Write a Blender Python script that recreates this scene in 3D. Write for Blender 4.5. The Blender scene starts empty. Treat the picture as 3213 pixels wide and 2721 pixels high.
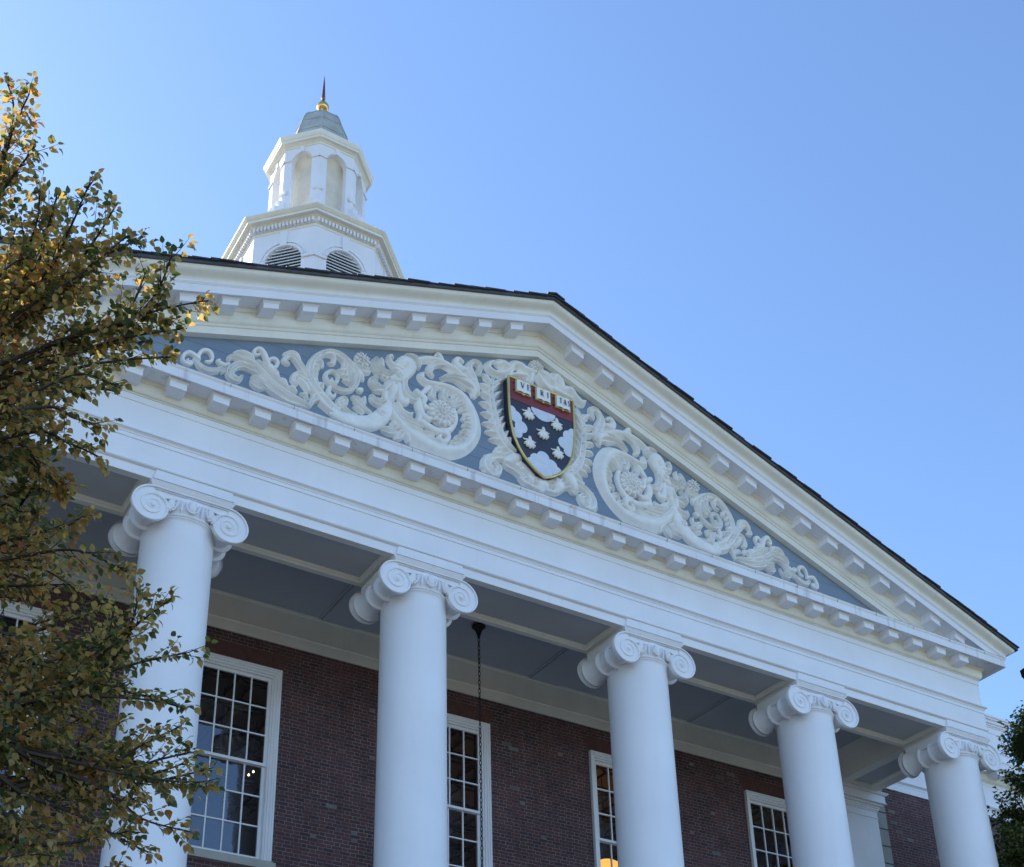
import bpy, bmesh, math, random
from mathutils import Vector, Matrix
S = bpy.context.scene
C = S.collection
random.seed(11)
rad = math.radians

# ------------------------------------------------------------------ camera
cam_data = bpy.data.cameras.new('camera')
cam = bpy.data.objects.new('camera', cam_data)
C.objects.link(cam)
YAW, PITCH, ROLL = 0.54732, 0.46992, -0.0156
fw = Vector((math.sin(YAW)*math.cos(PITCH), math.cos(YAW)*math.cos(PITCH), math.sin(PITCH)))
rt = Vector((math.cos(YAW), -math.sin(YAW), 0.0))
up = rt.cross(fw)
cr, sr = math.cos(ROLL), math.sin(ROLL)
rt, up = cr*rt+sr*up, -sr*rt+cr*up
cam.matrix_world = Matrix(((rt.x, up.x, -fw.x, -10.0919), (rt.y, up.y, -fw.y, -14.6061), (rt.z, up.z, -fw.z, 1.6), (0, 0, 0, 1)))
cam_data.sensor_fit = 'HORIZONTAL'
cam_data.sensor_width = 36.0
cam_data.lens = 36.0*4273.5/3213.0
cam_data.shift_x = 0.0283
cam_data.shift_y = 0.2757
cam_data.clip_end = 2000.0
S.camera = cam

# ------------------------------------------------------------------ sky, sun, exposure
SUN_AZ, SUN_EL = rad(-31), rad(33)          # azimuth from +y towards +x; behind the library and to the left
world = bpy.data.worlds.new('World')
S.world = world
world.use_nodes = True
wn = world.node_tree
wn.nodes.clear()
wo = wn.nodes.new('ShaderNodeOutputWorld')
bg = wn.nodes.new('ShaderNodeBackground')
sky = wn.nodes.new('ShaderNodeTexSky')
sky.sky_type = 'NISHITA'
sky.sun_disc = False
sky.sun_elevation = SUN_EL
sky.sun_rotation = SUN_AZ
sky.altitude = 30
sky.air_density = 1.0
sky.dust_density = 0.5
sky.ozone_density = 5.0
bg.inputs['Strength'].default_value = 0.15
wn.links.new(sky.outputs[0], bg.inputs[0])
wn.links.new(bg.outputs[0], wo.inputs[0])
sun_data = bpy.data.lights.new('sun', 'SUN')
sun_data.energy = 3.2
sun_data.angle = rad(0.53)
sun_data.color = (1.0, 0.93, 0.82)
sun = bpy.data.objects.new('sun', sun_data)
C.objects.link(sun)
sd = Vector((math.sin(SUN_AZ)*math.cos(SUN_EL), math.cos(SUN_AZ)*math.cos(SUN_EL), math.sin(SUN_EL)))
sun.rotation_euler = sd.to_track_quat('Z', 'Y').to_euler()
sun.location = sd*60
S.view_settings.view_transform = 'Standard'
S.view_settings.look = 'None'
S.view_settings.exposure = 1.15
S.view_settings.gamma = 1.0
S.render.engine = 'CYCLES'
S.cycles.use_denoising = True
S.cycles.max_bounces = 8
S.cycles.diffuse_bounces = 5
S.cycles.transparent_max_bounces = 12

# ------------------------------------------------------------------ materials
def new_mat(name):
    m = bpy.data.materials.new(name)
    m.use_nodes = True
    nt = m.node_tree
    return m, nt, nt.nodes['Principled BSDF']

def add(nt, kind, **kw):
    n = nt.nodes.new(kind)
    for k, v in kw.items():
        setattr(n, k, v)
    return n

def coords(nt, scale=(1, 1, 1), which='Object'):
    tc = add(nt, 'ShaderNodeTexCoord')
    mp = add(nt, 'ShaderNodeMapping')
    mp.inputs['Scale'].default_value = scale
    nt.links.new(tc.outputs[which], mp.inputs[0])
    return mp

def painted(name, base, vary=0.06, rough=0.45, scale=1.6, bump=0.04, streak=0.0, stain=(0.45, 0.42, 0.36)):
    m, nt, p = new_mat(name)
    mp = coords(nt)
    nz = add(nt, 'ShaderNodeTexNoise')
    nz.inputs['Scale'].default_value = scale
    nz.inputs['Detail'].default_value = 6
    nt.links.new(mp.outputs[0], nz.inputs['Vector'])
    rp = add(nt, 'ShaderNodeValToRGB')
    rp.color_ramp.elements[0].position = 0.3
    rp.color_ramp.elements[1].position = 0.7
    rp.color_ramp.elements[0].color = tuple(c*(1-vary) for c in base)+(1,)
    rp.color_ramp.elements[1].color = tuple(min(1, c*(1+vary*0.5)) for c in base)+(1,)
    nt.links.new(nz.outputs[0], rp.inputs[0])
    col = rp.outputs[0]
    if streak:
        m2 = coords(nt, (9, 9, 0.7))
        n2 = add(nt, 'ShaderNodeTexNoise')
        n2.inputs['Scale'].default_value = 1.0
        n2.inputs['Detail'].default_value = 5
        nt.links.new(m2.outputs[0], n2.inputs['Vector'])
        r2 = add(nt, 'ShaderNodeMapRange')
        r2.inputs[1].default_value = 0.56
        r2.inputs[2].default_value = 0.82
        r2.inputs[4].default_value = streak
        nt.links.new(n2.outputs[0], r2.inputs[0])
        mx = add(nt, 'ShaderNodeMixRGB')
        mx.inputs[2].default_value = stain+(1,)
        nt.links.new(r2.outputs[0], mx.inputs[0])
        nt.links.new(col, mx.inputs[1])
        col = mx.outputs[0]
    nt.links.new(col, p.inputs['Base Color'])
    p.inputs['Roughness'].default_value = rough
    if bump:
        nb = add(nt, 'ShaderNodeTexNoise')
        nb.inputs['Scale'].default_value = 9
        nb.inputs['Detail'].default_value = 6
        nt.links.new(mp.outputs[0], nb.inputs['Vector'])
        bp = add(nt, 'ShaderNodeBump')
        bp.inputs['Strength'].default_value = bump*4
        bp.inputs['Distance'].default_value = 0.01
        nt.links.new(nb.outputs[0], bp.inputs['Height'])
        nt.links.new(bp.outputs[0], p.inputs['Normal'])
    return m

def plain(name, base, rough=0.5, metal=0.0, vary=0.15, scale=6.0):
    m = painted(name, base, vary, rough, scale, 0.02)
    m.node_tree.nodes['Principled BSDF'].inputs['Metallic'].default_value = metal
    return m

def brick_mat(name):
    """Flemish bond: headers and stretchers alternate along every course"""
    m, nt, p = new_mat(name)
    def mth(op, a, b=None, c=None):
        n = add(nt, 'ShaderNodeMath', operation=op)
        for i, v in enumerate((a, b, c)):
            if v is None:
                continue
            if isinstance(v, (int, float)):
                n.inputs[i].default_value = v
            else:
                nt.links.new(v, n.inputs[i])
        return n.outputs[0]
    tc = add(nt, 'ShaderNodeTexCoord')
    sp = add(nt, 'ShaderNodeSeparateXYZ')
    nt.links.new(tc.outputs['Object'], sp.inputs[0])
    wz = add(nt, 'ShaderNodeTexNoise')
    wz.inputs['Scale'].default_value = 2.6
    wz.inputs['Detail'].default_value = 3
    nt.links.new(tc.outputs['Object'], wz.inputs['Vector'])
    H, P, ST, MO = 0.0612, 0.272, 0.181, 0.0048
    z = mth('MULTIPLY_ADD', wz.outputs[0], 0.014, sp.outputs[2])
    x0 = mth('ADD', sp.outputs[0], sp.outputs[1])
    row = mth('FLOOR', mth('DIVIDE', z, H))
    wr = add(nt, 'ShaderNodeTexWhiteNoise', noise_dimensions='1D')
    nt.links.new(row, wr.inputs['W'])
    odd = mth('MULTIPLY', mth('MODULO', row, 2.0), P*0.5)
    u = mth('ADD', mth('ADD', x0, 50.0), mth('MULTIPLY_ADD', wr.outputs[0], 0.03, odd))
    cell = mth('FLOOR', mth('DIVIDE', u, P))
    t = mth('SUBTRACT', u, mth('MULTIPLY', cell, P))
    head = mth('GREATER_THAN', t, ST)
    d1 = mth('MINIMUM', mth('ABSOLUTE', mth('SUBTRACT', t, ST)), mth('MINIMUM', t, mth('SUBTRACT', P, t)))
    fz = mth('SUBTRACT', z, mth('MULTIPLY', row, H))
    d2 = mth('MINIMUM', fz, mth('SUBTRACT', H, fz))
    d = mth('MINIMUM', d1, d2)
    mr = add(nt, 'ShaderNodeMapRange')
    mr.inputs[1].default_value = MO*0.45; mr.inputs[2].default_value = MO*0.95
    nt.links.new(d, mr.inputs[0])
    brickness = mr.outputs[0]
    cb = add(nt, 'ShaderNodeCombineXYZ')
    nt.links.new(mth('MULTIPLY_ADD', cell, 2.0, head), cb.inputs[0])
    nt.links.new(row, cb.inputs[1])
    wn_ = add(nt, 'ShaderNodeTexWhiteNoise', noise_dimensions='2D')
    nt.links.new(cb.outputs[0], wn_.inputs['Vector'])
    rp = add(nt, 'ShaderNodeValToRGB')
    el = rp.color_ramp.elements
    while len(el) < 6:
        el.new(0.5)
    for e, (pos, c) in zip(el, ((0.0, (0.058, 0.033, 0.040)), (0.35, (0.088, 0.041, 0.045)), (0.75, (0.112, 0.047, 0.047)), (0.984, (0.085, 0.046, 0.048)), (0.990, (0.11, 0.11, 0.112)), (1.0, (0.20, 0.195, 0.19)))):
        e.position = pos
        e.color = c+(1,)
    nt.links.new(wn_.outputs[0], rp.inputs[0])
    nz = add(nt, 'ShaderNodeTexNoise')
    nz.inputs['Scale'].default_value = 1.3
    nz.inputs['Detail'].default_value = 7
    nt.links.new(tc.outputs['Object'], nz.inputs['Vector'])
    m2 = add(nt, 'ShaderNodeMapRange')
    m2.inputs[1].default_value = 0.3; m2.inputs[2].default_value = 0.72
    m2.inputs[3].default_value = 0.72; m2.inputs[4].default_value = 1.25
    nt.links.new(nz.outputs[0], m2.inputs[0])
    mu = add(nt, 'ShaderNodeMixRGB', blend_type='MULTIPLY')
    mu.inputs[0].default_value = 1.0
    nt.links.new(rp.outputs[0], mu.inputs[1])
    nt.links.new(m2.outputs[0], mu.inputs[2])
    # mortar, fresher in places
    n3 = add(nt, 'ShaderNodeTexNoise')
    n3.inputs['Scale'].default_value = 4.0
    n3.inputs['Detail'].default_value = 4
    nt.links.new(tc.outputs['Object'], n3.inputs['Vector'])
    r3 = add(nt, 'ShaderNodeValToRGB')
    r3.color_ramp.elements[0].position = 0.35; r3.color_ramp.elements[1].position = 0.68
    r3.color_ramp.elements[0].color = (0.15, 0.125, 0.125, 1); r3.color_ramp.elements[1].color = (0.34, 0.30, 0.29, 1)
    nt.links.new(n3.outputs[0], r3.inputs[0])
    mx = add(nt, 'ShaderNodeMixRGB')
    nt.links.new(brickness, mx.inputs[0])
    nt.links.new(r3.outputs[0], mx.inputs[1])
    nt.links.new(mu.outputs[0], mx.inputs[2])
    nt.links.new(mx.outputs[0], p.inputs['Base Color'])
    p.inputs['Roughness'].default_value = 0.85
    bp = add(nt, 'ShaderNodeBump')
    bp.inputs['Strength'].default_value = 0.6
    bp.inputs['Distance'].default_value = 0.005
    nt.links.new(brickness, bp.inputs['Height'])
    nt.links.new(bp.outputs[0], p.inputs['Normal'])
    return m

def board_mat(name, base, pitch=0.24):
    m = painted(name, base, 0.10, 0.5, 1.2, 0.03, 0.25, tuple(c*0.75 for c in base))
    nt = m.node_tree
    p = nt.nodes['Principled BSDF']
    tc = add(nt, 'ShaderNodeTexCoord')
    sp = add(nt, 'ShaderNodeSeparateXYZ')
    nt.links.new(tc.outputs['Object'], sp.inputs[0])
    md = add(nt, 'ShaderNodeMath', operation='PINGPONG')
    md.inputs[1].default_value = pitch/2
    nt.links.new(sp.outputs[2], md.inputs[0])
    mr = add(nt, 'ShaderNodeMapRange')
    mr.inputs[1].default_value = 0.0; mr.inputs[2].default_value = 0.008
    nt.links.new(md.outputs[0], mr.inputs[0])
    bp = add(nt, 'ShaderNodeBump')
    bp.inputs['Strength'].default_value = 0.7
    bp.inputs['Distance'].default_value = 0.012
    nt.links.new(mr.outputs[0], bp.inputs['Height'])
    nt.links.new(bp.outputs[0], p.inputs['Normal'])
    return m

def leaf_mat(name, stops, trans=0.55):
    m, nt, p = new_mat(name)
    ge = add(nt, 'ShaderNodeNewGeometry')
    rp = add(nt, 'ShaderNodeValToRGB')
    el = rp.color_ramp.elements
    while len(el) < len(stops):
        el.new(0.5)
    for e, (pos, c) in zip(el, stops):
        e.position = pos
        e.color = c+(1,)
    mp = coords(nt)
    nz = add(nt, 'ShaderNodeTexNoise')
    nz.inputs['Scale'].default_value = 1.1
    nt.links.new(mp.outputs[0], nz.inputs['Vector'])
    m1 = add(nt, 'ShaderNodeMath', operation='MULTIPLY_ADD')
    m1.inputs[1].default_value = 0.9; m1.inputs[2].default_value = -0.45
    nt.links.new(nz.outputs[0], m1.inputs[0])
    m2 = add(nt, 'ShaderNodeMath', operation='ADD')
    nt.links.new(ge.outputs['Random Per Island'], m2.inputs[0])
    nt.links.new(m1.outputs[0], m2.inputs[1])
    nt.links.new(m2.outputs[0], rp.inputs[0])
    nt.links.new(rp.outputs[0], p.inputs['Base Color'])
    p.inputs['Roughness'].default_value = 0.5
    tr = add(nt, 'ShaderNodeBsdfTranslucent')
    br = add(nt, 'ShaderNodeMixRGB', blend_type='MULTIPLY')
    br.inputs[0].default_value = 1.0
    br.inputs[2].default_value = (2.1, 1.9, 0.9, 1)
    nt.links.new(rp.outputs[0], br.inputs[1])
    nt.links.new(br.outputs[0], tr.inputs[0])
    mx = add(nt, 'ShaderNodeMixShader')
    mx.inputs[0].default_value = trans
    nt.links.new(p.outputs[0], mx.inputs[1])
    nt.links.new(tr.outputs[0], mx.inputs[2])
    nt.links.new(mx.outputs[0], nt.nodes['Material Output'].inputs[0])
    return m

def glass_mat(name):
    m, nt, p = new_mat(name)
    nt.nodes.remove(p)
    gl = add(nt, 'ShaderNodeBsdfGlossy')
    gl.inputs['Roughness'].default_value = 0.01
    gl.inputs['Color'].default_value = (0.92, 0.95, 1.0, 1)
    tr = add(nt, 'ShaderNodeBsdfTransparent')
    tr.inputs[0].default_value = (0.78, 0.8, 0.78, 1)
    fr = add(nt, 'ShaderNodeFresnel')
    fr.inputs['IOR'].default_value = 2.1
    mp = coords(nt, (1, 1, 1))
    nz = add(nt, 'ShaderNodeTexNoise')
    nz.inputs['Scale'].default_value = 2.2
    nt.links.new(mp.outputs[0], nz.inputs['Vector'])
    bp = add(nt, 'ShaderNodeBump')
    bp.inputs['Strength'].default_value = 0.12
    bp.inputs['Distance'].default_value = 0.02
    nt.links.new(nz.outputs[0], bp.inputs['Height'])
    nt.links.new(bp.outputs[0], gl.inputs['Normal'])
    mx = add(nt, 'ShaderNodeMixShader')
    nt.links.new(fr.outputs[0], mx.inputs[0])
    nt.links.new(tr.outputs[0], mx.inputs[1])
    nt.links.new(gl.outputs[0], mx.inputs[2])
    nt.links.new(mx.outputs[0], nt.nodes['Material Output'].inputs[0])
    return m

def glow_mat(name, col, strength):
    m, nt, p = new_mat(name)
    p.inputs['Base Color'].default_value = (0.8, 0.7, 0.5, 1)
    p.inputs['Emission Color'].default_value = col+(1,)
    p.inputs['Emission Strength'].default_value = strength
    return m

M = {}
M['white'] = painted('white_paint', (0.83, 0.835, 0.87), 0.05, 0.42, 1.3, 0.03, 0.10)
M['column'] = painted('column_paint', (0.83, 0.835, 0.87), 0.06, 0.4, 0.8, 0.05, 0.22, (0.60, 0.61, 0.63))
M['white_dirty'] = painted('white_paint_streaked', (0.82, 0.825, 0.855), 0.07, 0.45, 1.6, 0.03, 0.62, (0.30, 0.29, 0.27))
M['cream'] = painted('cream_and_bounce_paint', (0.83, 0.81, 0.725), 0.07, 0.5, 2.0, 0.03, 0.2)  # warm bounce under mouldings put into the colour; also the cupola's creamy cornices
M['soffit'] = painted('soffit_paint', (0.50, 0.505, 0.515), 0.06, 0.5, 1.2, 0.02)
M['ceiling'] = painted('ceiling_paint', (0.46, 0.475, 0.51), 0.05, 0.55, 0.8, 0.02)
M['stone'] = painted('plaster_relief', (0.84, 0.835, 0.80), 0.10, 0.55, 5.0, 0.05, 0.15)
M['blue'] = board_mat('blue_boards', (0.19, 0.25, 0.325))
M['brick'] = brick_mat('brick')
M['slate'] = plain('roof_slate', (0.045, 0.045, 0.05), 0.6, 0, 0.4, 3.0)
M['metal_edge'] = plain('roof_edge_metal', (0.10, 0.10, 0.105), 0.5, 0.3, 0.2)
M['beige'] = painted('lantern_plaster', (0.86, 0.80, 0.68), 0.14, 0.7, 3.0, 0.05, 0.3, (0.52, 0.46, 0.38))
M['copper'] = painted('weathered_metal', (0.42, 0.43, 0.39), 0.18, 0.5, 3.0, 0.04, 0.3, (0.2, 0.22, 0.21))
M['gold'] = plain('gilding', (0.80, 0.52, 0.16), 0.22, 1.0, 0.2)
M['gold_paint'] = plain('gold_paint', (0.72, 0.56, 0.24), 0.38, 0.7, 0.15)
M['bronze'] = plain('dark_bronze', (0.26, 0.15, 0.09), 0.35, 0.9, 0.2)
M['iron'] = plain('black_iron', (0.018, 0.018, 0.02), 0.5, 0.4, 0.2)
M['crimson'] = plain('crimson_paint', (0.22, 0.035, 0.04), 0.4, 0, 0.12)
M['navy'] = plain('black_blue_paint', (0.035, 0.04, 0.058), 0.4, 0, 0.2)
M['cloud'] = plain('pale_blue_paint', (0.66, 0.71, 0.80), 0.45, 0, 0.1)
M['page'] = plain('page_paint', (0.84, 0.84, 0.82), 0.45, 0, 0.05)
M['ink'] = plain('ink_paint', (0.02, 0.02, 0.025), 0.5, 0, 0.1)
M['glass'] = glass_mat('window_glass')
M['limestone'] = painted('limestone', (0.42, 0.41, 0.36), 0.16, 0.8, 3.0, 0.1, 0.25, (0.25, 0.24, 0.21))
M['quoin'] = painted('quoin_stone', (0.30, 0.31, 0.29), 0.14, 0.8, 2.5, 0.1, 0.2, (0.2, 0.2, 0.18))
M['louvre'] = plain('louvre_white', (0.75, 0.76, 0.75), 0.5, 0, 0.08)
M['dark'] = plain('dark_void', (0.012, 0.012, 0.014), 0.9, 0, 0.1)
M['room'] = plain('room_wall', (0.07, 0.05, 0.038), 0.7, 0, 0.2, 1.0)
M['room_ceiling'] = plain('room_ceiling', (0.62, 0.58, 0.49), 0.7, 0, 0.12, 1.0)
M['rib'] = plain('ceiling_rib', (0.06, 0.045, 0.035), 0.6, 0, 0.2)
M['curtain'] = plain('curtain_cloth', (0.26, 0.25, 0.23), 0.85, 0, 0.12)
M['bark'] = plain('bark', (0.055, 0.042, 0.035), 0.9, 0, 0.35, 14.0)
M['lamp_off'] = plain('lamp_bowl', (0.40, 0.36, 0.28), 0.5, 0, 0.1)
M['lamp_on'] = glow_mat('lamp_bowl_lit', (1.0, 0.36, 0.06), 1.0)
M['bulb'] = glow_mat('bulb_lit', (1.0, 0.8, 0.5), 5.0)
M['leaf_autumn'] = leaf_mat('autumn_leaves', [(0.0, (0.055, 0.085, 0.040)), (0.26, (0.10, 0.125, 0.055)), (0.40, (0.235, 0.195, 0.09)), (0.62, (0.37, 0.28, 0.14)), (0.86, (0.40, 0.275, 0.135)), (1.0, (0.32, 0.15, 0.07))])
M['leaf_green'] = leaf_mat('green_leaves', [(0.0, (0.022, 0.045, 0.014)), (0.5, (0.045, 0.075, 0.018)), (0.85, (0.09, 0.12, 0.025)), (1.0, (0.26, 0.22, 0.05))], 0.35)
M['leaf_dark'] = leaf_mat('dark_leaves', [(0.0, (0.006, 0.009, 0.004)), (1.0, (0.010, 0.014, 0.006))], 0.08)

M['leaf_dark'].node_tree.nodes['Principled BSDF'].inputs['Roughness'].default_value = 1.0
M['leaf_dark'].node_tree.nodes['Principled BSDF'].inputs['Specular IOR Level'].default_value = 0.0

# ------------------------------------------------------------------ mesh collecting
class MB:
    def __init__(self):
        self.v = []; self.f = []; self.m = []
    def poly(self, pts, mi=0):
        n = len(self.v)
        self.v += [tuple(p) for p in pts]
        self.f.append(tuple(range(n, n+len(pts))))
        self.m.append(mi)
    def box(self, x0, x1, y0, y1, z0, z1, mi=0, shear=0.0):
        n = len(self.v)
        for z in (z0, z1):
            for (x, y) in ((x0, y0), (x1, y0), (x1, y1), (x0, y1)):
                self.v.append((x, y, z+shear*x))
        for q in ((0, 3, 2, 1), (4, 5, 6, 7), (0, 1, 5, 4), (1, 2, 6, 5), (2, 3, 7, 6), (3, 0, 4, 7)):
            self.f.append(tuple(n+i for i in q)); self.m.append(mi)
    def grid(self, rows, mi=0, closed_u=False, closed_v=False):
        n = len(self.v)
        R, K = len(rows), len(rows[0])
        for r in rows:
            self.v += [tuple(p) for p in r]
        for i in range(R if closed_v else R-1):
            for j in range(K if closed_u else K-1):
                a = n+i*K+j; b = n+i*K+(j+1) % K
                c = n+((i+1) % R)*K+(j+1) % K; d = n+((i+1) % R)*K+j
                self.f.append((a, b, c, d)); self.m.append(mi)
    def fan(self, ring, mi=0):
        n = len(self.v)
        self.v += [tuple(p) for p in ring]
        self.f.append(tuple(range(n, n+len(ring)))); self.m.append(mi)
    def lathe(self, prof, cx=0, cy=0, seg=32, mi=0, axis='z', cz=0, phase=0.0, cap=True):
        rows = []
        for (r, h) in prof:
            row = []
            for k in range(seg):
                a = 2*math.pi*k/seg+phase
                if axis == 'z':
                    row.append((cx+r*math.cos(a), cy+r*math.sin(a), cz+h))
                elif axis == 'y':
                    row.append((cx+r*math.cos(a), cy+h, cz+r*math.sin(a)))
                else:
                    row.append((cx+h, cy+r*math.cos(a), cz+r*math.sin(a)))
            rows.append(row)
        self.grid(rows, mi, closed_u=True)
        if cap:
            self.fan(rows[0][::-1], mi); self.fan(rows[-1], mi)
    def tube(self, pts, radii, seg=8, mi=0, cap=True):
        pts = [Vector(p) for p in pts]
        rows = []
        ref = Vector((0.31, 0.87, 0.21)).normalized()
        for i, p in enumerate(pts):
            d = (pts[min(i+1, len(pts)-1)]-pts[max(i-1, 0)])
            if d.length < 1e-9:
                d = Vector((0, 0, 1))
            d.normalize()
            a = d.cross(ref)
            if a.length < 1e-3:
                a = d.cross(Vector((1, 0, 0)))
            a.normalize(); b = d.cross(a)
            r = radii[i] if isinstance(radii, (list, tuple)) else radii
            rows.append([p+(a*math.cos(t)+b*math.sin(t))*r for t in (2*math.pi*k/seg for k in range(seg))])
        self.grid(rows, mi, closed_u=True)
        if cap:
            self.fan(rows[0][::-1], mi); self.fan(rows[-1], mi)
    def ball(self, c, rx, ry, rz, seg=14, mi=0):
        rows = []
        for i in range(seg//2+1):
            t = math.pi*i/(seg//2)
            rr = max(1e-4, math.sin(t))
            rows.append([(c[0]+rx*rr*math.cos(2*math.pi*k/seg), c[1]+ry*rr*math.sin(2*math.pi*k/seg), c[2]-rz*math.cos(t)) for k in range(seg)])
        self.grid(rows, mi, closed_u=True)
    def sweep(self, path_rows, closed_profile=True, mi=0, caps=True):
        self.grid(path_rows, mi, closed_u=closed_profile)
        if caps and closed_profile:
            self.fan(path_rows[0][::-1], mi); self.fan(path_rows[-1], mi)
    def build(self, name, mats, parent=None, smooth=None, origin=(0, 0, 0)):
        me = bpy.data.meshes.new(name)
        o = Vector(origin)
        me.from_pydata([tuple(Vector(p)-o) for p in self.v], [], self.f)
        if not isinstance(mats, (list, tuple)):
            mats = [mats]
        for m in mats:
            me.materials.append(m)
        if len(mats) > 1:
            me.polygons.foreach_set('material_index', self.m)
        bm = bmesh.new(); bm.from_mesh(me)
        if not getattr(self, 'noflip', False):
            bmesh.ops.remove_doubles(bm, verts=bm.verts, dist=1e-5)
        if not getattr(self, 'noflip', False):
            bmesh.ops.recalc_face_normals(bm, faces=bm.faces)
        bm.to_mesh(me); bm.free()
        if smooth:
            me.shade_smooth()
            if smooth < 180:
                me.set_sharp_from_angle(angle=rad(smooth))
        me.update()
        ob = bpy.data.objects.new(name, me)
        C.objects.link(ob)
        if parent is not None:
            ob.parent = parent
        return ob

def raw_mesh(name, verts, faces, mat, parent=None, smooth=False):
    me = bpy.data.meshes.new(name)
    me.from_pydata(verts, [], faces)
    me.materials.append(mat)
    if smooth:
        me.shade_smooth()
    me.update()
    ob = bpy.data.objects.new(name, me)
    C.objects.link(ob)
    if parent is not None:
        ob.parent = parent
    return ob

def thing(name, label, cat, loc=(0, 0, 0), group=None):
    o = bpy.data.objects.new(name, None)
    o.empty_display_size = 0.3
    C.objects.link(o)
    o.location = loc
    o['label'] = label; o['category'] = cat
    if group:
        o['group'] = group
    return o

def copy_tree(o, parent=None):
    c = o.copy()
    C.objects.link(c)
    if parent is not None:
        c.parent = parent
    for ch in list(o.children):
        copy_tree(ch, c)
    return c

def catmull(pts, n):
    out = []
    P = [pts[0]]+list(pts)+[pts[-1]]
    dim = len(pts[0])
    for i in range(1, len(P)-2):
        for k in range(n):
            t = k/n
            a, b, c, d = P[i-1], P[i], P[i+1], P[i+2]
            out.append(tuple(0.5*((2*b[j])+(-a[j]+c[j])*t+(2*a[j]-5*b[j]+4*c[j]-d[j])*t*t+(-a[j]+3*b[j]-3*c[j]+d[j])*t**3) for j in range(dim)))
    out.append(tuple(pts[-1]))
    return out

def sweep_u(mb, prof, xr, yb, mi=0):
    """profile (projection, height) round three sides of the portico, mitred at the front corners"""
    rows = [[(-xr-p, yb, z) for p, z in prof], [(-xr-p, -p, z) for p, z in prof], [(xr+p, -p, z) for p, z in prof], [(xr+p, yb, z) for p, z in prof]]
    mb.sweep(rows, mi=mi)

def sweep_rect(mb, prof, x0, x1, y0, y1, mi=0):
    rows = []
    for sx, sy in ((0, 0), (1, 0), (1, 1), (0, 1)):
        rows.append([((x1+p) if sx else (x0-p), (y1+p) if sy else (y0-p), z) for p, z in prof])
    mb.grid(rows, mi, closed_u=True, closed_v=True)
    z0 = prof[0][1]

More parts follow.
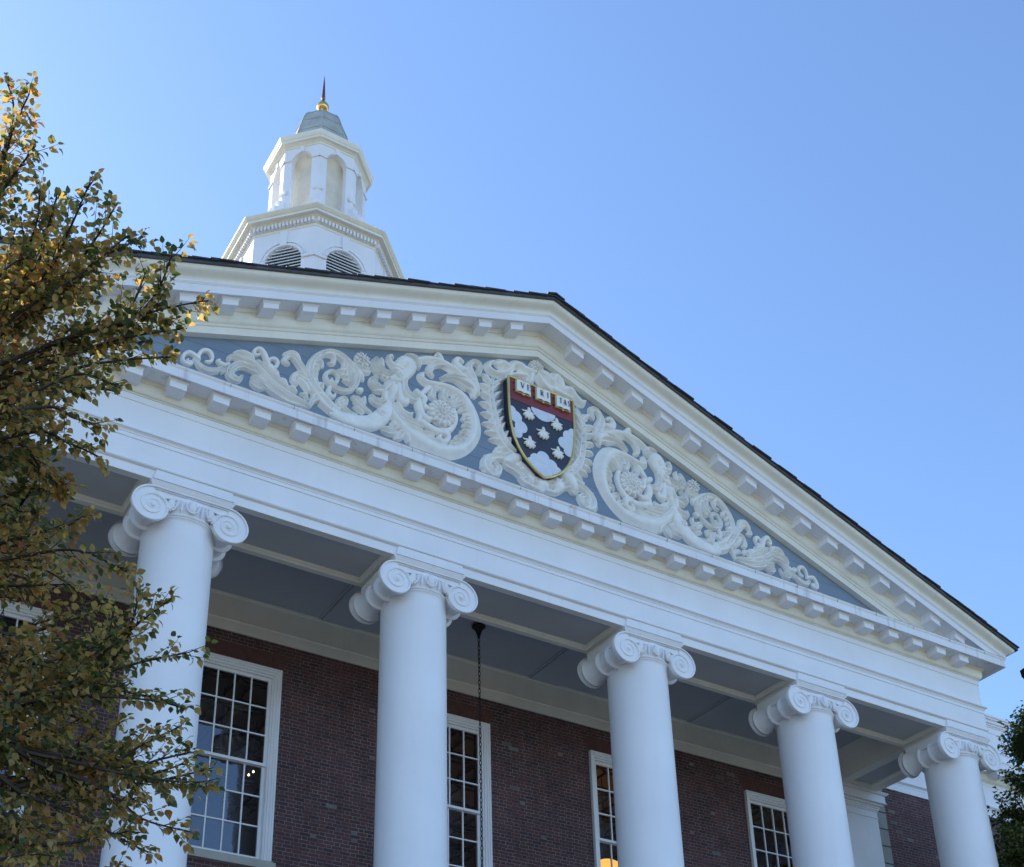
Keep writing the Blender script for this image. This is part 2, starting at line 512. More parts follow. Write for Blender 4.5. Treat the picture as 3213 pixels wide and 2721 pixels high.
RELIEF_SIDE=[(0,0.9,[-5882,14775,13,-5896,14744,20,-5879,14713,31,-5844,14724,35,-5834,14707,28,-5889,14667,37,-5950,14687,39,-5969,14755,33,-5943,14835,32,-5885,14879,41,-5821,14875,41,-5764,14852,37]),(0,0.9,[-5735,14831,30,-5743,14905,30,-5712,14983,33,-5651,15023,42,-5587,15013,44,-5551,14952,36,-5553,14887,26,-5589,14845,29,-5632,14833,25]),(2,0.9,[-5811,14802,22,-5764,14759,45,-5704,14698,59,-5623,14676,63,-5530,14702,58,-5454,14750,49,-5395,14820,32]),(0,0.9,[-5434,14960,18,-5455,14916,39,-5424,14881,50,-5360,14889,38,-5292,14944,24]),(3,0.6,[-4402,14711,54,-4557,14784,86,-4705,14879,96,-4854,15003,97,-4990,15072,91,-5131,15090,74,-5238,15092,60,-5299,15045,43,-5311,14990,30]),(1,0.7,[-4921,15143,42,-4983,15216,67,-5084,15241,62,-5173,15221,44,-5235,15173,25]),(3,0.8,[-4851,14964,59,-4968,14992,74,-5092,14998,75,-5209,14926,70,-5273,14809,68,-5251,14721,87,-5169,14703,69,-5103,14756,39,-5091,14810,27]),(2,0.9,[-5293,14850,25,-5345,14798,40,-5381,14747,33,-5395,14712,18]),(4,0.7,[-4596,14737,32,-4705,14750,64,-4798,14780,101,-4866,14819,112,-4909,14840,69]),(3,0.7,[-4753,14720,41,-4835,14714,84,-4910,14741,74,-4937,14769,42]),(0,1,[-4678,15120,57,-4724,15190,53,-4754,15278,50,-4793,15351,51,-4854,15400,48,-4919,15370,32,-4940,15315,30,-4913,15277,32,-4860,15301,24]),(0,1,[-4733,15206,21,-4688,15292,29,-4623,15321,41,-4574,15287,41,-4578,15214,30,-4621,15160,35,-4664,15171,31,-4650,15218,15]),(3,0.7,[-4407,14838,81,-4531,14914,103,-4654,15001,103,-4767,15081,92,-4864,15159,54]),(1,0.9,[-4692,15074,29,-4626,15103,53,-4566,15079,53,-4545,15008,34]),(1,0.9,[-4544,14979,30,-4477,14997,49,-4416,14954,43]),(3,0.65,[-4671,14815,130,-4524,14748,136,-4369,14703,130,-4206,14691,102,-4068,14679,65,-4032,14663,28]),(1,0.8,[-4617,15040,30,-4559,15065,50,-4539,15013,30]),(1,0.8,[-4504,14988,37,-4445,14993,55,-4398,14932,37]),(1,0.8,[-4379,14890,40,-4312,14918,66,-4258,14871,44]),(1,0.8,[-4180,14863,32,-4112,14872,56,-4074,14817,43]),(2,0.7,[-3662,14777,124,-3770,14843,135,-3887,14906,129,-3979,14827,63,-4026,14706,35]),(2,0.7,[-3726,14831,101,-3844,14924,123,-3935,15008,122,-4010,15109,115,-4085,15210,99,-4168,15318,83,-4243,15409,76,-4316,15480,71,-4386,15488,59,-4451,15420,45,-4463,15348,60,-4412,15329,49]),(1,0.8,[-4209,15424,43,-4267,15543,56,-4356,15576,49,-4448,15524,32,-4488,15465,20]),(2,0.75,[-3928,15032,65,-4013,15179,79,-4051,15328,76,-4037,15500,67,-3964,15653,64,-3854,15771,70,-3731,15842,79,-3596,15844,92,-3485,15787,101,-3382,15705,106,-3296,15594,89,-3288,15471,59,-3334,15337,46,-3430,15238,53,-3554,15196,61,-3679,15215,63,-3771,15274,58,-3801,15364,45,-3769,15451,36,-3691,15501,46,-3618,15475,48,-3597,15390,37,-3638,15305,35,-3692,15303,41,-3690,15371,22]),(1,0.9,[-3960,15565,31,-3891,15596,56,-3857,15538,39,-3877,15487,16]),(1,0.9,[-4009,15460,29,-3949,15497,51,-3920,15448,38]),(1,0.9,[-4021,15351,27,-3962,15398,47,-3933,15348,35]),(1,0.9,[-4021,15258,27,-3966,15303,44,-3938,15263,33]),(1,0.9,[-4005,15183,27,-3954,15226,43,-3922,15198,32]),(1,0.9,[-3818,15771,53,-3730,15805,70,-3678,15744,57,-3696,15640,40,-3758,15623,39]),(5,0.55,[-3496,15846,45,-3438,15734,121,-3406,15599,155,-3393,15479,133,-3371,15373,62]),(1,0.8,[-3523,15580,67,-3595,15569,33]),(1,0.8,[-3484,15492,66,-3564,15478,33]),(1,0.8,[-3444,15404,67,-3507,15398,33]),(1,0.8,[-3613,15815,35,-3529,15746,45,-3516,15646,34,-3577,15567,21]),(3,0.7,[-3312,15789,48,-3219,15756,106,-3127,15774,95,-3082,15816,45]),(1,0.8,[-3271,15669,65,-3205,15602,63,-3194,15533,36]),(0,1,[-3726,15169,38,-3745,15079,44,-3716,15014,50,-3654,15030,33,-3630,15096,21]),(2,0.7,[-4020,15135,68,-4126,15171,101,-4232,15197,79,-4306,15134,50,-4302,15045,62,-4257,15013,44]),(1,0.7,[-4064,14973,66,-4138,15064,78,-4210,15115,56]),(1,0.9,[-3921,15075,41,-3899,15167,45,-3846,15169,50,-3838,15100,31]),(0,1,[-3693,14673,32,-3626,14761,42,-3541,14857,30]),(0,1,[-3712,14705,28,-3646,14804,35,-3604,14872,24]),(0,0.6,[-3633,14708,94,-3482,14689,120,-3295,14704,133,-3117,14751,141,-2965,14838,134,-2858,14964,125]),(2,0.8,[-3264,14859,22,-3390,14849,45,-3507,14882,79,-3545,14968,79,-3504,15047,64,-3454,15037,55,-3456,14964,33]),(2,0.8,[-3042,14992,34,-3143,15012,58,-3225,15060,87,-3282,15120,93,-3327,15142,58]),(1,0.8,[-3189,15055,32,-3146,15145,47,-3148,15217,44]),(1,0.8,[-3177,14936,46,-3259,14964,57,-3322,14969,28]),(0,1.1,[-3260,15305,50,-3233,15322,53,-3215,15335,47]),(0,0.7,[-3109,14770,109,-2966,14866,137,-2856,14987,135,-2779,15134,118,-2748,15263,76]),(1,0.8,[-2748,15289,58,-2694,15455,93,-2673,15608,135,-2709,15645,124,-2788,15559,66,-2849,15442,40]),(0,1.2,[-2674,15660,33,-2661,15573,42,-2654,15498,44]),(0,1.1,[-2797,15463,47,-2807,15355,57,-2782,15275,47]),(4,0.8,[-2822,15531,54,-2924,15501,101,-3005,15544,101,-3019,15630,62,-2952,15698,49]),(1,0.8,[-2855,15478,52,-2934,15444,58,-2996,15418,32]),(3,0.9,[-2794,15296,71,-2906,15223,93,-2998,15236,84,-3028,15307,48]),(0,0.75,[-2565,16134,96,-2472,16188,155,-2412,16147,158,-2423,16035,98,-2515,15928,103,-2608,15834,99,-2700,15781,56]),(0,1.2,[-2493,16031,46,-2564,16053,55,-2617,16070,49]),(0,1.2,[-2528,15989,37,-2598,15985,47,-2645,15991,42]),(1,0.9,[-2611,16046,83,-2681,16055,80,-2741,16110,68,-2754,16184,46,-2720,16240,46,-2690,16213,37]),(5,0.7,[-2679,15910,57,-2794,15846,91,-2910,15862,143,-2981,15950,101,-2961,16079,46]),(1,0.8,[-2877,15943,45,-2856,16045,50,-2880,16101,36]),(2,0.7,[-2793,15794,68,-2849,15743,62,-2791,15728,37]),(2,0.8,[-2456,15900,59,-2478,15757,71,-2441,15615,102,-2358,15557,105,-2264,15557,66]),(0,0.9,[-2571,15718,49,-2556,15539,56,-2520,15424,81,-2450,15427,65,-2427,15489,40]),(3,1,[-2450,16354,45,-2367,16357,77,-2283,16326,94,-2246,16247,72,-2246,16193,39]),(1,0.8,[-2259,16337,69,-2116,16435,88,-1946,16490,102,-1775,16490,110,-1603,16449,107,-1442,16367,107,-1306,16274,130,-1220,16174,129,-1234,16045,52]),(2,0.9,[-1689,16480,60,-1860,16452,76,-1994,16345,66,-2042,16215,69,-1987,16144,46]),(0,1,[-1799,16541,39,-1861,16597,61,-1897,16629,44,-1934,16578,23]),(4,0.7,[-1195,16143,96,-1282,16243,163,-1430,16289,166,-1591,16288,111,-1726,16230,68,-1812,16166,48]),(2,0.8,[-1170,16209,77,-1242,16398,109,-1303,16538,105,-1302,16664,67,-1225,16765,66,-1137,16765,77,-1099,16697,63,-1127,16573,60]),(0,0.9,[-1391,16541,47,-1503,16534,85,-1565,16618,60,-1502,16708,50,-1427,16679,39]),(1,0.75,[-2725,15286,41,-2677,15151,77,-2594,15030,108,-2478,14911,139,-2315,14810,183,-2129,14756,209,-1918,14737,189,-1682,14784,154,-1466,14913,130,-1307,15119,129,-1237,15358,154,-1252,15578,166,-1324,15777,166,-1433,15933,156,-1580,16007,138,-1763,16024,112,-1957,15995,91,-2101,15973,95,-2185,16031,84,-2150,16127,50]),(2,0.9,[-1860,15969,55,-1968,15855,63,-1980,15730,82,-1944,15692,46]),(2,0.9,[-1727,15958,53,-1776,15856,87,-1751,15759,93,-1679,15763,45]),(2,0.9,[-1544,15914,52,-1618,15789,71,-1630,15689,62]),(2,0.9,[-1410,15822,65,-1533,15757,65,-1606,15666,37]),(2,0.9,[-1325,15709,73,-1435,15690,66,-1509,15626,34]),(2,0.9,[-1302,15544,76,-1388,15549,64,-1449,15484,32]),(2,0.9,[-1304,15384,77,-1377,15408,66,-1432,15365,33]),(2,0.9,[-1354,15219,77,-1427,15255,66,-1476,15203,30]),(2,0.9,[-1453,15075,76,-1525,15111,63,-1585,15042,29]),(2,0.9,[-1562,14954,76,-1609,14993,61,-1658,14935,27]),(2,0.8,[-2668,15297,58,-2573,15155,73,-2434,15096,76,-2295,15088,80,-2166,15088,57]),(2,0.7,[-2643,15165,65,-2502,14991,88,-2316,14938,93,-2107,14944,83,-1966,14988,48]),(2,0.7,[-2501,14966,73,-2316,14861,87,-2106,14842,87,-1895,14887,69,-1729,14901,39]),(1,0.9,[-2588,15317,66,-2493,15214,77,-2377,15209,64,-2331,15267,31]),(3,0.7,[-2524,14905,55,-2614,14831,97,-2726,14760,101,-2817,14749,74]),(2,0.7,[-2488,14843,50,-2555,14727,80,-2611,14667,57]),(1,0.9,[-2466,14865,63,-2407,14761,76,-2394,14690,62]),(1,0.9,[-2592,14865,58,-2661,14914,64,-2650,14956,27]),(0,0.9,[-2167,15166,57,-2049,15110,68,-1883,15085,72,-1705,15170,56,-1596,15332,50,-1571,15488,53,-1606,15619,49]),(0,1,[-1812,15114,72,-1717,15074,69,-1717,14983,45,-1812,14920,56,-1860,14965,48,-1830,15042,28]),(0,1,[-2041,15891,46,-2135,15764,47,-2206,15648,41]),(0,1,[-2265,15709,61,-2194,15653,64,-2129,15627,65,-2140,15543,43]),(0,1,[-2229,15559,51,-2228,15428,76,-2168,15296,77,-2085,15251,66,-2014,15280,52]),(0,1,[-2225,15155,52,-2203,15294,56,-2216,15420,53]),(0,1,[-2146,15528,36,-2086,15460,54]),(2,0.8,[-473,15199,99,-620,15274,139,-748,15456,128,-829,15674,112,-876,15908,102,-903,16134,86,-909,16355,67,-863,16548,44,-808,16667,20]),(2,0.8,[-489,15176,77,-695,15055,98,-898,14969,94,-1008,14813,112,-964,14685,133,-858,14661,85,-779,14787,80,-839,14854,65]),(1,0.9,[-582,15307,45,-558,15457,62,-528,15541,26]),(1,0.9,[-677,15397,40,-619,15550,56,-572,15631,24]),(1,0.9,[-747,15525,40,-689,15679,56,-642,15760,24]),(1,0.9,[-791,15648,38,-718,15800,54,-664,15878,24]),(1,0.9,[-827,15807,37,-738,15955,53,-678,16028,24]),(1,0.9,[-854,15986,37,-759,16132,53,-695,16202,25]),(1,0.9,[-871,16162,37,-769,16304,54,-702,16371,25]),(1,0.9,[-877,16333,37,-774,16476,54,-707,16544,25]),(1,0.9,[-852,16466,41,-726,16580,61,-651,16627,29]),(1,0.9,[-626,15250,46,-765,15189,63,-839,15138,27]),(1,0.9,[-729,15350,51,-864,15329,70,-940,15298,30]),(1,0.9,[-799,15478,51,-934,15456,70,-1009,15425,30]),(1,0.9,[-845,15606,53,-975,15605,74,-1050,15584,32]),(1,0.9,[-883,15772,55,-1004,15792,77,-1078,15783,33]),(1,0.9,[-911,15955,56,-1028,15986,79,-1100,15982,34]),(1,0.9,[-928,16134,57,-1040,16177,80,-1110,16179,35]),(1,0.9,[-934,16305,57,-1046,16348,81,-1116,16350,35]),(1,0.9,[-908,16459,57,-987,16550,83,-1044,16582,37]),(1,0.9,[-802,15069,41,-842,15093,59,-858,15114,26]),(1,0.9,[-959,14959,37,-1013,14948,53,-1040,14951,25]),(1,0.9,[-1066,14771,28,-1096,14711,39,-1117,14681,17]),(1,0.9,[-1031,14668,28,-1061,14609,39,-1083,14579,17]),(1,0.9,[-932,14603,36,-924,14550,50,-927,14518,21])]
RELIEF_MIDDLE=[(3,0.75,[-605,14951,134,-465,14923,144,-342,14855,146,-235,14773,157,-110,14746,159,-15,14748,148]),(3,0.75,[57,14759,140,178,14787,138,326,14866,126,477,14963,127,591,14972,130,652,14878,101]),(1,0.9,[-403,14930,46,-292,14939,62,-185,14865,48]),(1,0.9,[151,14891,39,266,14951,53,399,15025,38]),(1,0.9,[157,14681,43,287,14712,54,421,14810,35]),(1,0.9,[-393,14738,47,-301,14675,58,-176,14656,42]),(1,0.8,[-57,17057,92,-206,17045,126,-337,17077,145,-452,17044,89,-554,16875,76,-686,16764,93,-831,16719,91,-941,16775,90,-907,16896,54,-826,16967,42]),(1,0.8,[-76,16995,78,-131,16828,81,-184,16735,49]),(1,0.8,[-227,16911,85,-359,16871,83,-475,16821,64,-558,16732,35]),(1,0.8,[-746,16932,100,-648,16993,118,-552,16965,95]),(1,0.8,[61,17108,94,195,17113,132,308,17018,127,399,17165,115,497,17081,131,524,16931,115,680,16997,120,793,16883,112,892,16817,111,981,16872,54]),(1,0.8,[57,16999,109,152,16879,114,265,16803,88]),(1,0.8,[268,16857,85,468,16835,96,670,16813,86]),(0,1.1,[-666,14977,59,-508,15087,108,-332,15171,65]),(0,1,[-10,14865,75,17,14760,150,-3,14639,65]),(0,1,[298,14963,77,326,14858,140,288,14729,62]),(0,1,[-280,14829,58,-235,14764,137,-254,14693,46]),(0,1.1,[420,15125,102,563,15062,144,640,14957,102]),(0,1.1,[-448,14978,59,-358,14865,51,-235,14764,51]),(0,1.1,[-384,15036,59,-260,14968,52,-153,14877,52])]
BRANCHES=[[-980,-813,732,-964,-849,753,-957,-886,774,-959,-908,780,-967,-924,780],[-974,-839,727,-959,-876,749,-957,-909,765,-955,-930,770],[-975,-823,726,-957,-871,744,-950,-904,745,-947,-928,738],[-966,-800,698,-938,-848,723,-934,-880,730,-938,-906,731],[-966,-805,687,-930,-859,718,-929,-891,725,-931,-916,724],[-965,-819,670,-927,-877,700,-922,-913,705,-921,-949,710],[-964,-816,666,-917,-878,704,-908,-909,709,-905,-938,711],[-964,-821,655,-914,-883,694,-901,-915,698,-891,-938,693],[-965,-833,652,-929,-878,680,-912,-906,686,-897,-937,694],[-963,-841,627,-921,-880,653,-894,-905,660,-873,-928,663,-855,-947,662],[-913,-884,656,-887,-909,662,-878,-931,668,-878,-954,676],[-962,-838,624,-915,-877,648,-887,-903,656,-860,-926,658],[-961,-837,622,-909,-875,645,-884,-897,648,-862,-915,646],[-961,-850,603,-922,-879,623,-903,-897,631,-883,-905,624],[-960,-856,593,-917,-885,612,-901,-892,607,-891,-899,601],[-956,-839,587,-917,-868,608,-899,-876,603,-883,-883,595],[-954,-828,589,-923,-851,611,-904,-850,600,-892,-851,591],[-947,-806,574,-911,-833,596,-898,-843,594,-893,-853,594],[-943,-811,542,-902,-835,557,-880,-849,559,-856,-857,549],[-944,-814,546,-904,-840,566,-890,-853,568,-882,-866,572],[-927,-789,471,-874,-819,497,-857,-840,511,-846,-859,522,-837,-875,529],[-885,-804,489,-852,-834,510,-850,-855,523,-853,-873,532],[-927,-796,462,-870,-833,491,-845,-855,499,-825,-875,501],[-931,-802,476,-873,-826,488,-847,-841,489,-819,-853,481],[-930,-808,462,-876,-834,481,-849,-849,481,-833,-860,478],[-930,-808,462,-886,-823,461,-849,-836,452,-835,-853,458,-823,-868,463],[-930,-816,454,-881,-829,452,-843,-842,447,-827,-854,450,-816,-865,452],[-929,-814,449,-879,-831,449,-846,-845,442,-822,-859,437,-806,-872,435],[-851,-829,450,-829,-840,443,-818,-852,443,-806,-865,445],[-930,-816,454,-876,-830,444,-848,-840,433,-832,-848,419,-811,-860,412],[-927,-811,441,-881,-820,431,-858,-828,423,-839,-834,413,-825,-841,405],[-921,-809,406,-878,-824,405,-854,-838,407,-839,-851,410],[-918,-805,393,-879,-815,392,-853,-824,391,-835,-835,396],[-937,-807,511,-898,-821,518,-875,-834,527,-862,-844,531],[-935,-803,502,-890,-815,506,-868,-827,512,-855,-840,521],[-937,-776,545,-917,-793,555,-894,-806,557,-874,-819,557],[-972,-848,672,-953,-866,686,-943,-883,697,-936,-891,700],[-954,-798,622,-935,-818,642,-920,-836,656,-906,-847,661],[-948,-793,595,-928,-807,612,-915,-818,626,-902,-827,635],[-944,-791,571,-928,-801,584,-910,-808,592,-897,-815,599],[-966,-841,646,-948,-858,664,-928,-873,679,-913,-881,686],[-927,-765,499,-907,-772,507,-892,-779,516,-877,-786,524],[-917,-756,448,-897,-761,453,-881,-766,458,-863,-769,457],[-925,-823,413,-903,-834,414,-886,-843,409,-872,-852,403],[-919,-822,378,-899,-836,387,-887,-848,390,-876,-857,389]]

# ------------------------------------------------------------------ key dimensions
ZA, YA, YW, XR = 12.546, 0.528, 3.2206, 9.8167
K = 0.37                                   # pediment slope
COLX = (-9.2642, -5.6381, -2.0381, 2.0381, 5.6381, 9.2642)
WINX = (-7.4512, -3.8381, 0.0, 3.8381, 7.4512)
FLOOR = 3.0

library = thing('library_building', 'white columned brick library front with carved blue pediment and tall octagonal cupola', 'building')

# ---- brick walls
def wall_with_holes(mb, x0, x1, z0, z1, y, th, holes, mi=0):
    xs = sorted({x0, x1, *[h[0] for h in holes], *[h[1] for h in holes]})
    zs = sorted({z0, z1, *[h[2] for h in holes], *[h[3] for h in holes]})
    for i in range(len(xs)-1):
        for j in range(len(zs)-1):
            cx, cz = (xs[i]+xs[i+1])/2, (zs[j]+zs[j+1])/2
            if any(h[0] < cx < h[1] and h[2] < cz < h[3] for h in holes):
                continue
            a, b, c, d = xs[i], xs[i+1], zs[j], zs[j+1]
            mb.poly([(a, y, c), (b, y, c), (b, y, d), (a, y, d)], mi)
            mb.poly([(a, y+th, c), (a, y+th, d), (b, y+th, d), (b, y+th, c)], mi)
    for (a, b, c, d) in holes:
        mb.poly([(a, y, c), (a, y, d), (a, y+th, d), (a, y+th, c)], mi)
        mb.poly([(b, y, c), (b, y+th, c), (b, y+th, d), (b, y, d)], mi)
        mb.poly([(a, y, d), (b, y, d), (b, y+th, d), (a, y+th, d)], mi)
        mb.poly([(a, y, c), (a, y+th, c), (b, y+th, c), (b, y, c)], mi)
WH, WT, WB = 0.80, 11.98, 8.80             # opening half-width, top, bottom
WX_ALL = list(WINX)+[-15.2, 15.2]
mb = MB()
wall_with_holes(mb, -10.05, 10.05, 0, 13.6, YW, 0.38, [(x-WH, x+WH, WB, WT) for x in WINX])
mb.build('brick_wall', M['brick'], library)
for s in (-1, 1):
    mb = MB()
    a, b = sorted((s*10.37, s*30.0))
    wall_with_holes(mb, a, b, 0, 13.1, YW+0.012, 0.38, [(s*15.2-WH, s*15.2+WH, WB, WT)])
    mb.build('wing_wall', M['brick'], library)
    # quoins: long rusticated blocks at the edge of the centre bay
    mb = MB()
    z = 0.0
    while z < 12.9:
        a, b = sorted((s*10.03, s*10.372))
        mb.box(a, b, YW-0.035, YW+0.3, z+0.012, min(z+0.352, 12.93))
        a, b = sorted((s*10.03, s*10.35))
        mb.box(a, b, YW-0.012, YW+0.28, min(z+0.352, 12.93), min(z+0.376, 12.94))
        z += 0.374
    mb.build('quoins', M['quoin'], library)
# ---- windows: fifteen panes over fifteen
def make_window():
    mb = MB()
    ow, iw = 0.871, 0.768
    zt, zt2, zb = 12.04, 11.935, 8.83
    y = YW
    def jamb(x0, x1, z0, z1, y0, y1): mb.box(x0, x1, y0, y1, z0, z1)
    for s in (-1, 1):
        a, b = sorted((s*ow, s*(iw+0.04))); jamb(a, b, zb, zt, y-0.05, y+0.05)
        a, b = sorted((s*(ow-0.0), s*(ow-0.028))); jamb(a, b, zb, zt+0.0, y-0.068, y-0.05)
        a, b = sorted((s*(iw+0.04), s*iw)); jamb(a, b, zb, zt2+0.04, y-0.028, y+0.06)
        a, b = sorted((s*iw, s*(iw-0.03))); jamb(a, b, zb, zt2, y+0.0, y+0.18)
    inn = iw+0.04
    jamb(-inn, inn, zt2+0.04, zt, y-0.05, y+0.05)
    jamb(-ow+0.028, ow-0.028, zt-0.028, zt, y-0.068, y-0.05)
    jamb(-iw, iw, zt2, zt2+0.04, y-0.028, y+0.06)
    jamb(-iw+0.03, iw-0.03, zt2-0.03, zt2, y+0.0, y+0.18)
    w = mb.build('window', M['white'], library)
    def sash(name, z0, z1, y0, bot, top):
        sb = MB()
        hw = 0.738; gw = 0.690
        for s in (-1, 1):
            a, b = sorted((s*hw, s*gw)); sb.box(a, b, y0, y0+0.045, z0, z1)
        sb.box(-gw, gw, y0, y0+0.045, z0, z0+bot)
        sb.box(-gw, gw, y0, y0+0.045, z1-top, z1)
        ga, gb = z0+bot, z1-top
        for i in range(1, 5):
            x = -gw+2*gw*i/5
            sb.box(x-0.011, x+0.011, y0+0.004, y0+0.040, ga, gb)
        for j in range(1, 3):
            z = ga+(gb-ga)*j/3
            for i in range(5):
                xa = -gw+2*gw*i/5+(0.011 if i else 0); xb = -gw+2*gw*(i+1)/5-(0.011 if i < 4 else 0)
                sb.box(xa, xb, y0+0.006, y0+0.038, z-0.011, z+0.011)
        so = sb.build(name, M['white'], w)
        gm = MB(); gm.noflip = True
        for i in range(5):
            for j in range(3):
                xa, xb = -gw+2*gw*i/5, -gw+2*gw*(i+1)/5
                za, zb_ = ga+(gb-ga)*j/3, ga+(gb-ga)*(j+1)/3
                t = random.uniform(-1, 1)*0.0016; u = random.uniform(-1, 1)*0.0016
                yy = y0+0.022
                gm.poly([(xa, yy+t, za), (xb, yy-t, za), (xb, yy-t+u, zb_), (xa, yy+t+u, zb_)])
        gm.build('glass_panes', M['glass'], w)
    sash('upper_sash', 10.385, 11.905, YW+0.045, 0.045, 0.055)
    sash('lower_sash', 8.835, 10.43, YW+0.095, 0.085, 0.05)
    sb = MB()
    sb.box(-0.93, 0.93, YW-0.10, YW+0.2, 8.69, 8.80)
    sb.box(-0.90, 0.90, YW-0.06, YW+0.2, 8.80, 8.83)
    sb.build('sill', M['limestone'], w)
    ab = MB()
    for i in range(22):
        t0, t1 = -1+2*i/22, -1+2*(i+1)/22
        g, q = 0.0035, 0.88
        y = YW-0.004
        ab.poly([(t0*q+g, y, WT+0.065), (t1*q-g, y, WT+0.065), (t1*(q+0.13)-g, y, WT+0.36), (t0*(q+0.13)+g, y, WT+0.36)])
    ab.build('flat_arch', plain('arch_brick', (0.115, 0.050, 0.046), 0.85, 0, 0.3, 9.0), w)
    return w
win0 = make_window()
for i, x in enumerate(WX_ALL):
    w = win0 if i == 0 else copy_tree(win0, library)
    w.location.x = x

# ---- entablature: architrave, frieze and the beam behind it
mb = MB()
arch = [(-0.5, ZA+0.08), (-0.03, ZA), (-0.03, 12.685), (-0.012, 12.688), (0.012, 12.70), (0.02, 12.715), (0.012, 12.732), (0.0, 12.74), (0.0, 13.062), (0.012, 13.066), (0.014, 13.075), (0.012, 13.084),
        (0.010, 13.125), (0.020, 13.130), (0.020, 13.145), (0.028, 13.155), (0.045, 13.172), (0.060, 13.178), (0.060, 13.205), (0.0, 13.215), (-0.5, 13.215)]
arch[0] = (-0.15, ZA+0.004); arch[-1] = (-0.25, 13.215)
sweep_u(mb, arch, XR, YW+0.1)
mb.build('architrave', M['white'], library, 30)
mb = MB()
sweep_u(mb, [(-0.25, 13.216), (0.0, 13.216), (0.0, 13.665), (0.012, 13.668), (0.012, 13.768), (-0.25, 13.768)], XR, YW+0.1)
mb.build('frieze', M['white'], library)
mb = MB()
bed = [(-0.25, 13.769), (0.026, 13.769), (0.028, 13.782), (0.018, 13.787)]
bed += [(0.020+0.056*math.sin(t), 13.788+0.108*(1-math.cos(t))) for t in (0.25, 0.6, 0.95, 1.25, 1.5)]
bed += [(0.078, 13.90), (0.074, 13.904), (0.074, 13.955), (0.085, 13.958), (0.088, 13.967), (0.098, 13.975), (0.112, 13.99), (0.116, 14.0), (-0.25, 14.0)]
sweep_u(mb, bed, XR, YW+0.1)
mb.build('bed_moulding', M['cream'], library, 28)
mb = MB()
cor = [(-0.25, 14.001), (0.372, 14.001), (0.372, 13.985), (0.3925, 13.985), (0.3925, 14.118), (0.396, 14.122), (0.400, 14.132), (0.410, 14.142), (0.414, 14.155), (0.414, 14.168), (0.30, 14.180), (-0.12, 14.196), (-0.25, 14.196)]
sweep_u(mb, cor, XR, YW+0.1)
mb.build('cornice', M['white_dirty'], library, 30)
# seams of the lead flashing on the cornice top
mb = MB()
x = -10.1
while x < 10.2:
    mb.box(x-0.004, x+0.004, -0.417, -0.388, 14.120, 14.176)
    x += 0.94
sweep_u(mb, [(0.36, 14.178), (0.418, 14.170), (0.418, 14.176), (0.36, 14.190)], XR, YW)
mb.build('flashing', plain('lead_flashing', (0.50, 0.51, 0.50), 0.5, 0.0, 0.5, 7.0), library)

# beam soffits between the columns, with sunk panels
mb = MB()
def soffit_panel(x0, x1, y0, y1):
    mb.poly([(x0, y0, ZA+0.07), (x1, y0, ZA+0.07), (x1, y1, ZA+0.07), (x0, y1, ZA+0.07)], 1)
    a = 0.016
    for t, (d, h) in enumerate(((0, 0.0), (0.012, 0.020), (0.034, 0.028), (0.042, 0.068))):
        if t == 3:
            continue
        n = ((0, 0.0), (0.012, 0.020), (0.034, 0.028), (0.042, 0.068))[t+1]
        r0 = [(x0+d, y0+d, ZA+h), (x1-d, y0+d, ZA+h), (x1-d, y1-d, ZA+h), (x0+d, y1-d, ZA+h)]
        r1 = [(x0+n[0], y0+n[0], ZA+n[1]), (x1-n[0], y0+n[0], ZA+n[1]), (x1-n[0], y1-n[0], ZA+n[1]), (x0+n[0], y1-n[0], ZA+n[1])]
        mb.grid([r0, r1], 0, closed_u=True)
yo, yi = 0.11, 0.965
mb.poly([(-9.79, 0.03, ZA), (9.79, 0.03, ZA), (9.79, yo, ZA), (-9.79, yo, ZA)])
mb.poly([(-8.72, yi, ZA), (8.72, yi, ZA), (8.72, 1.056, ZA), (-8.72, 1.056, ZA)])
edges = []
for i in range(5):
    a, b = COLX[i]+0.66, COLX[i+1]-0.66
    soffit_panel(a, b, yo, yi)
    edges.append((a, b))
xs = [-9.79]+[e for ab in edges for e in ab]+[9.79]
for i in range(0, len(xs), 2):
    mb.poly([(xs[i], yo, ZA), (xs[i+1], yo, ZA), (xs[i+1], yi, ZA), (xs[i], yi, ZA)])
for s in (-1, 1):
    a, b = sorted((s*8.72, s*9.79))
    mb.poly([(a, yi, ZA), (b, yi, ZA), (b, 1.2, ZA), (a, 1.2, ZA)])
    c, d = sorted((s*8.95, s*9.56))
    soffit_panel(c, d, 1.2, YW-0.5)
    mb.poly([(a, 1.2, ZA), (c, 1.2, ZA), (c, YW-0.5, ZA), (a, YW-0.5, ZA)])
    mb.poly([(d, 1.2, ZA), (b, 1.2, ZA), (b, YW-0.5, ZA), (d, YW-0.5, ZA)])
    mb.poly([(a, YW-0.5, ZA), (b, YW-0.5, ZA), (b, YW, ZA), (a, YW, ZA)])
    # inner face of the side beams
    xx = s*8.72
    mb.poly([(xx, 1.056, ZA), (xx, YW, ZA), (xx, YW, 13.3), (xx, 1.056, 13.3)])
mb.poly([(-8.72, 1.056, ZA), (8.72, 1.056, ZA), (8.72, 1.056, 13.3), (-8.72, 1.056, 13.3)])
mb.build('beam_soffit', [M['cream'], M['soffit']], library)
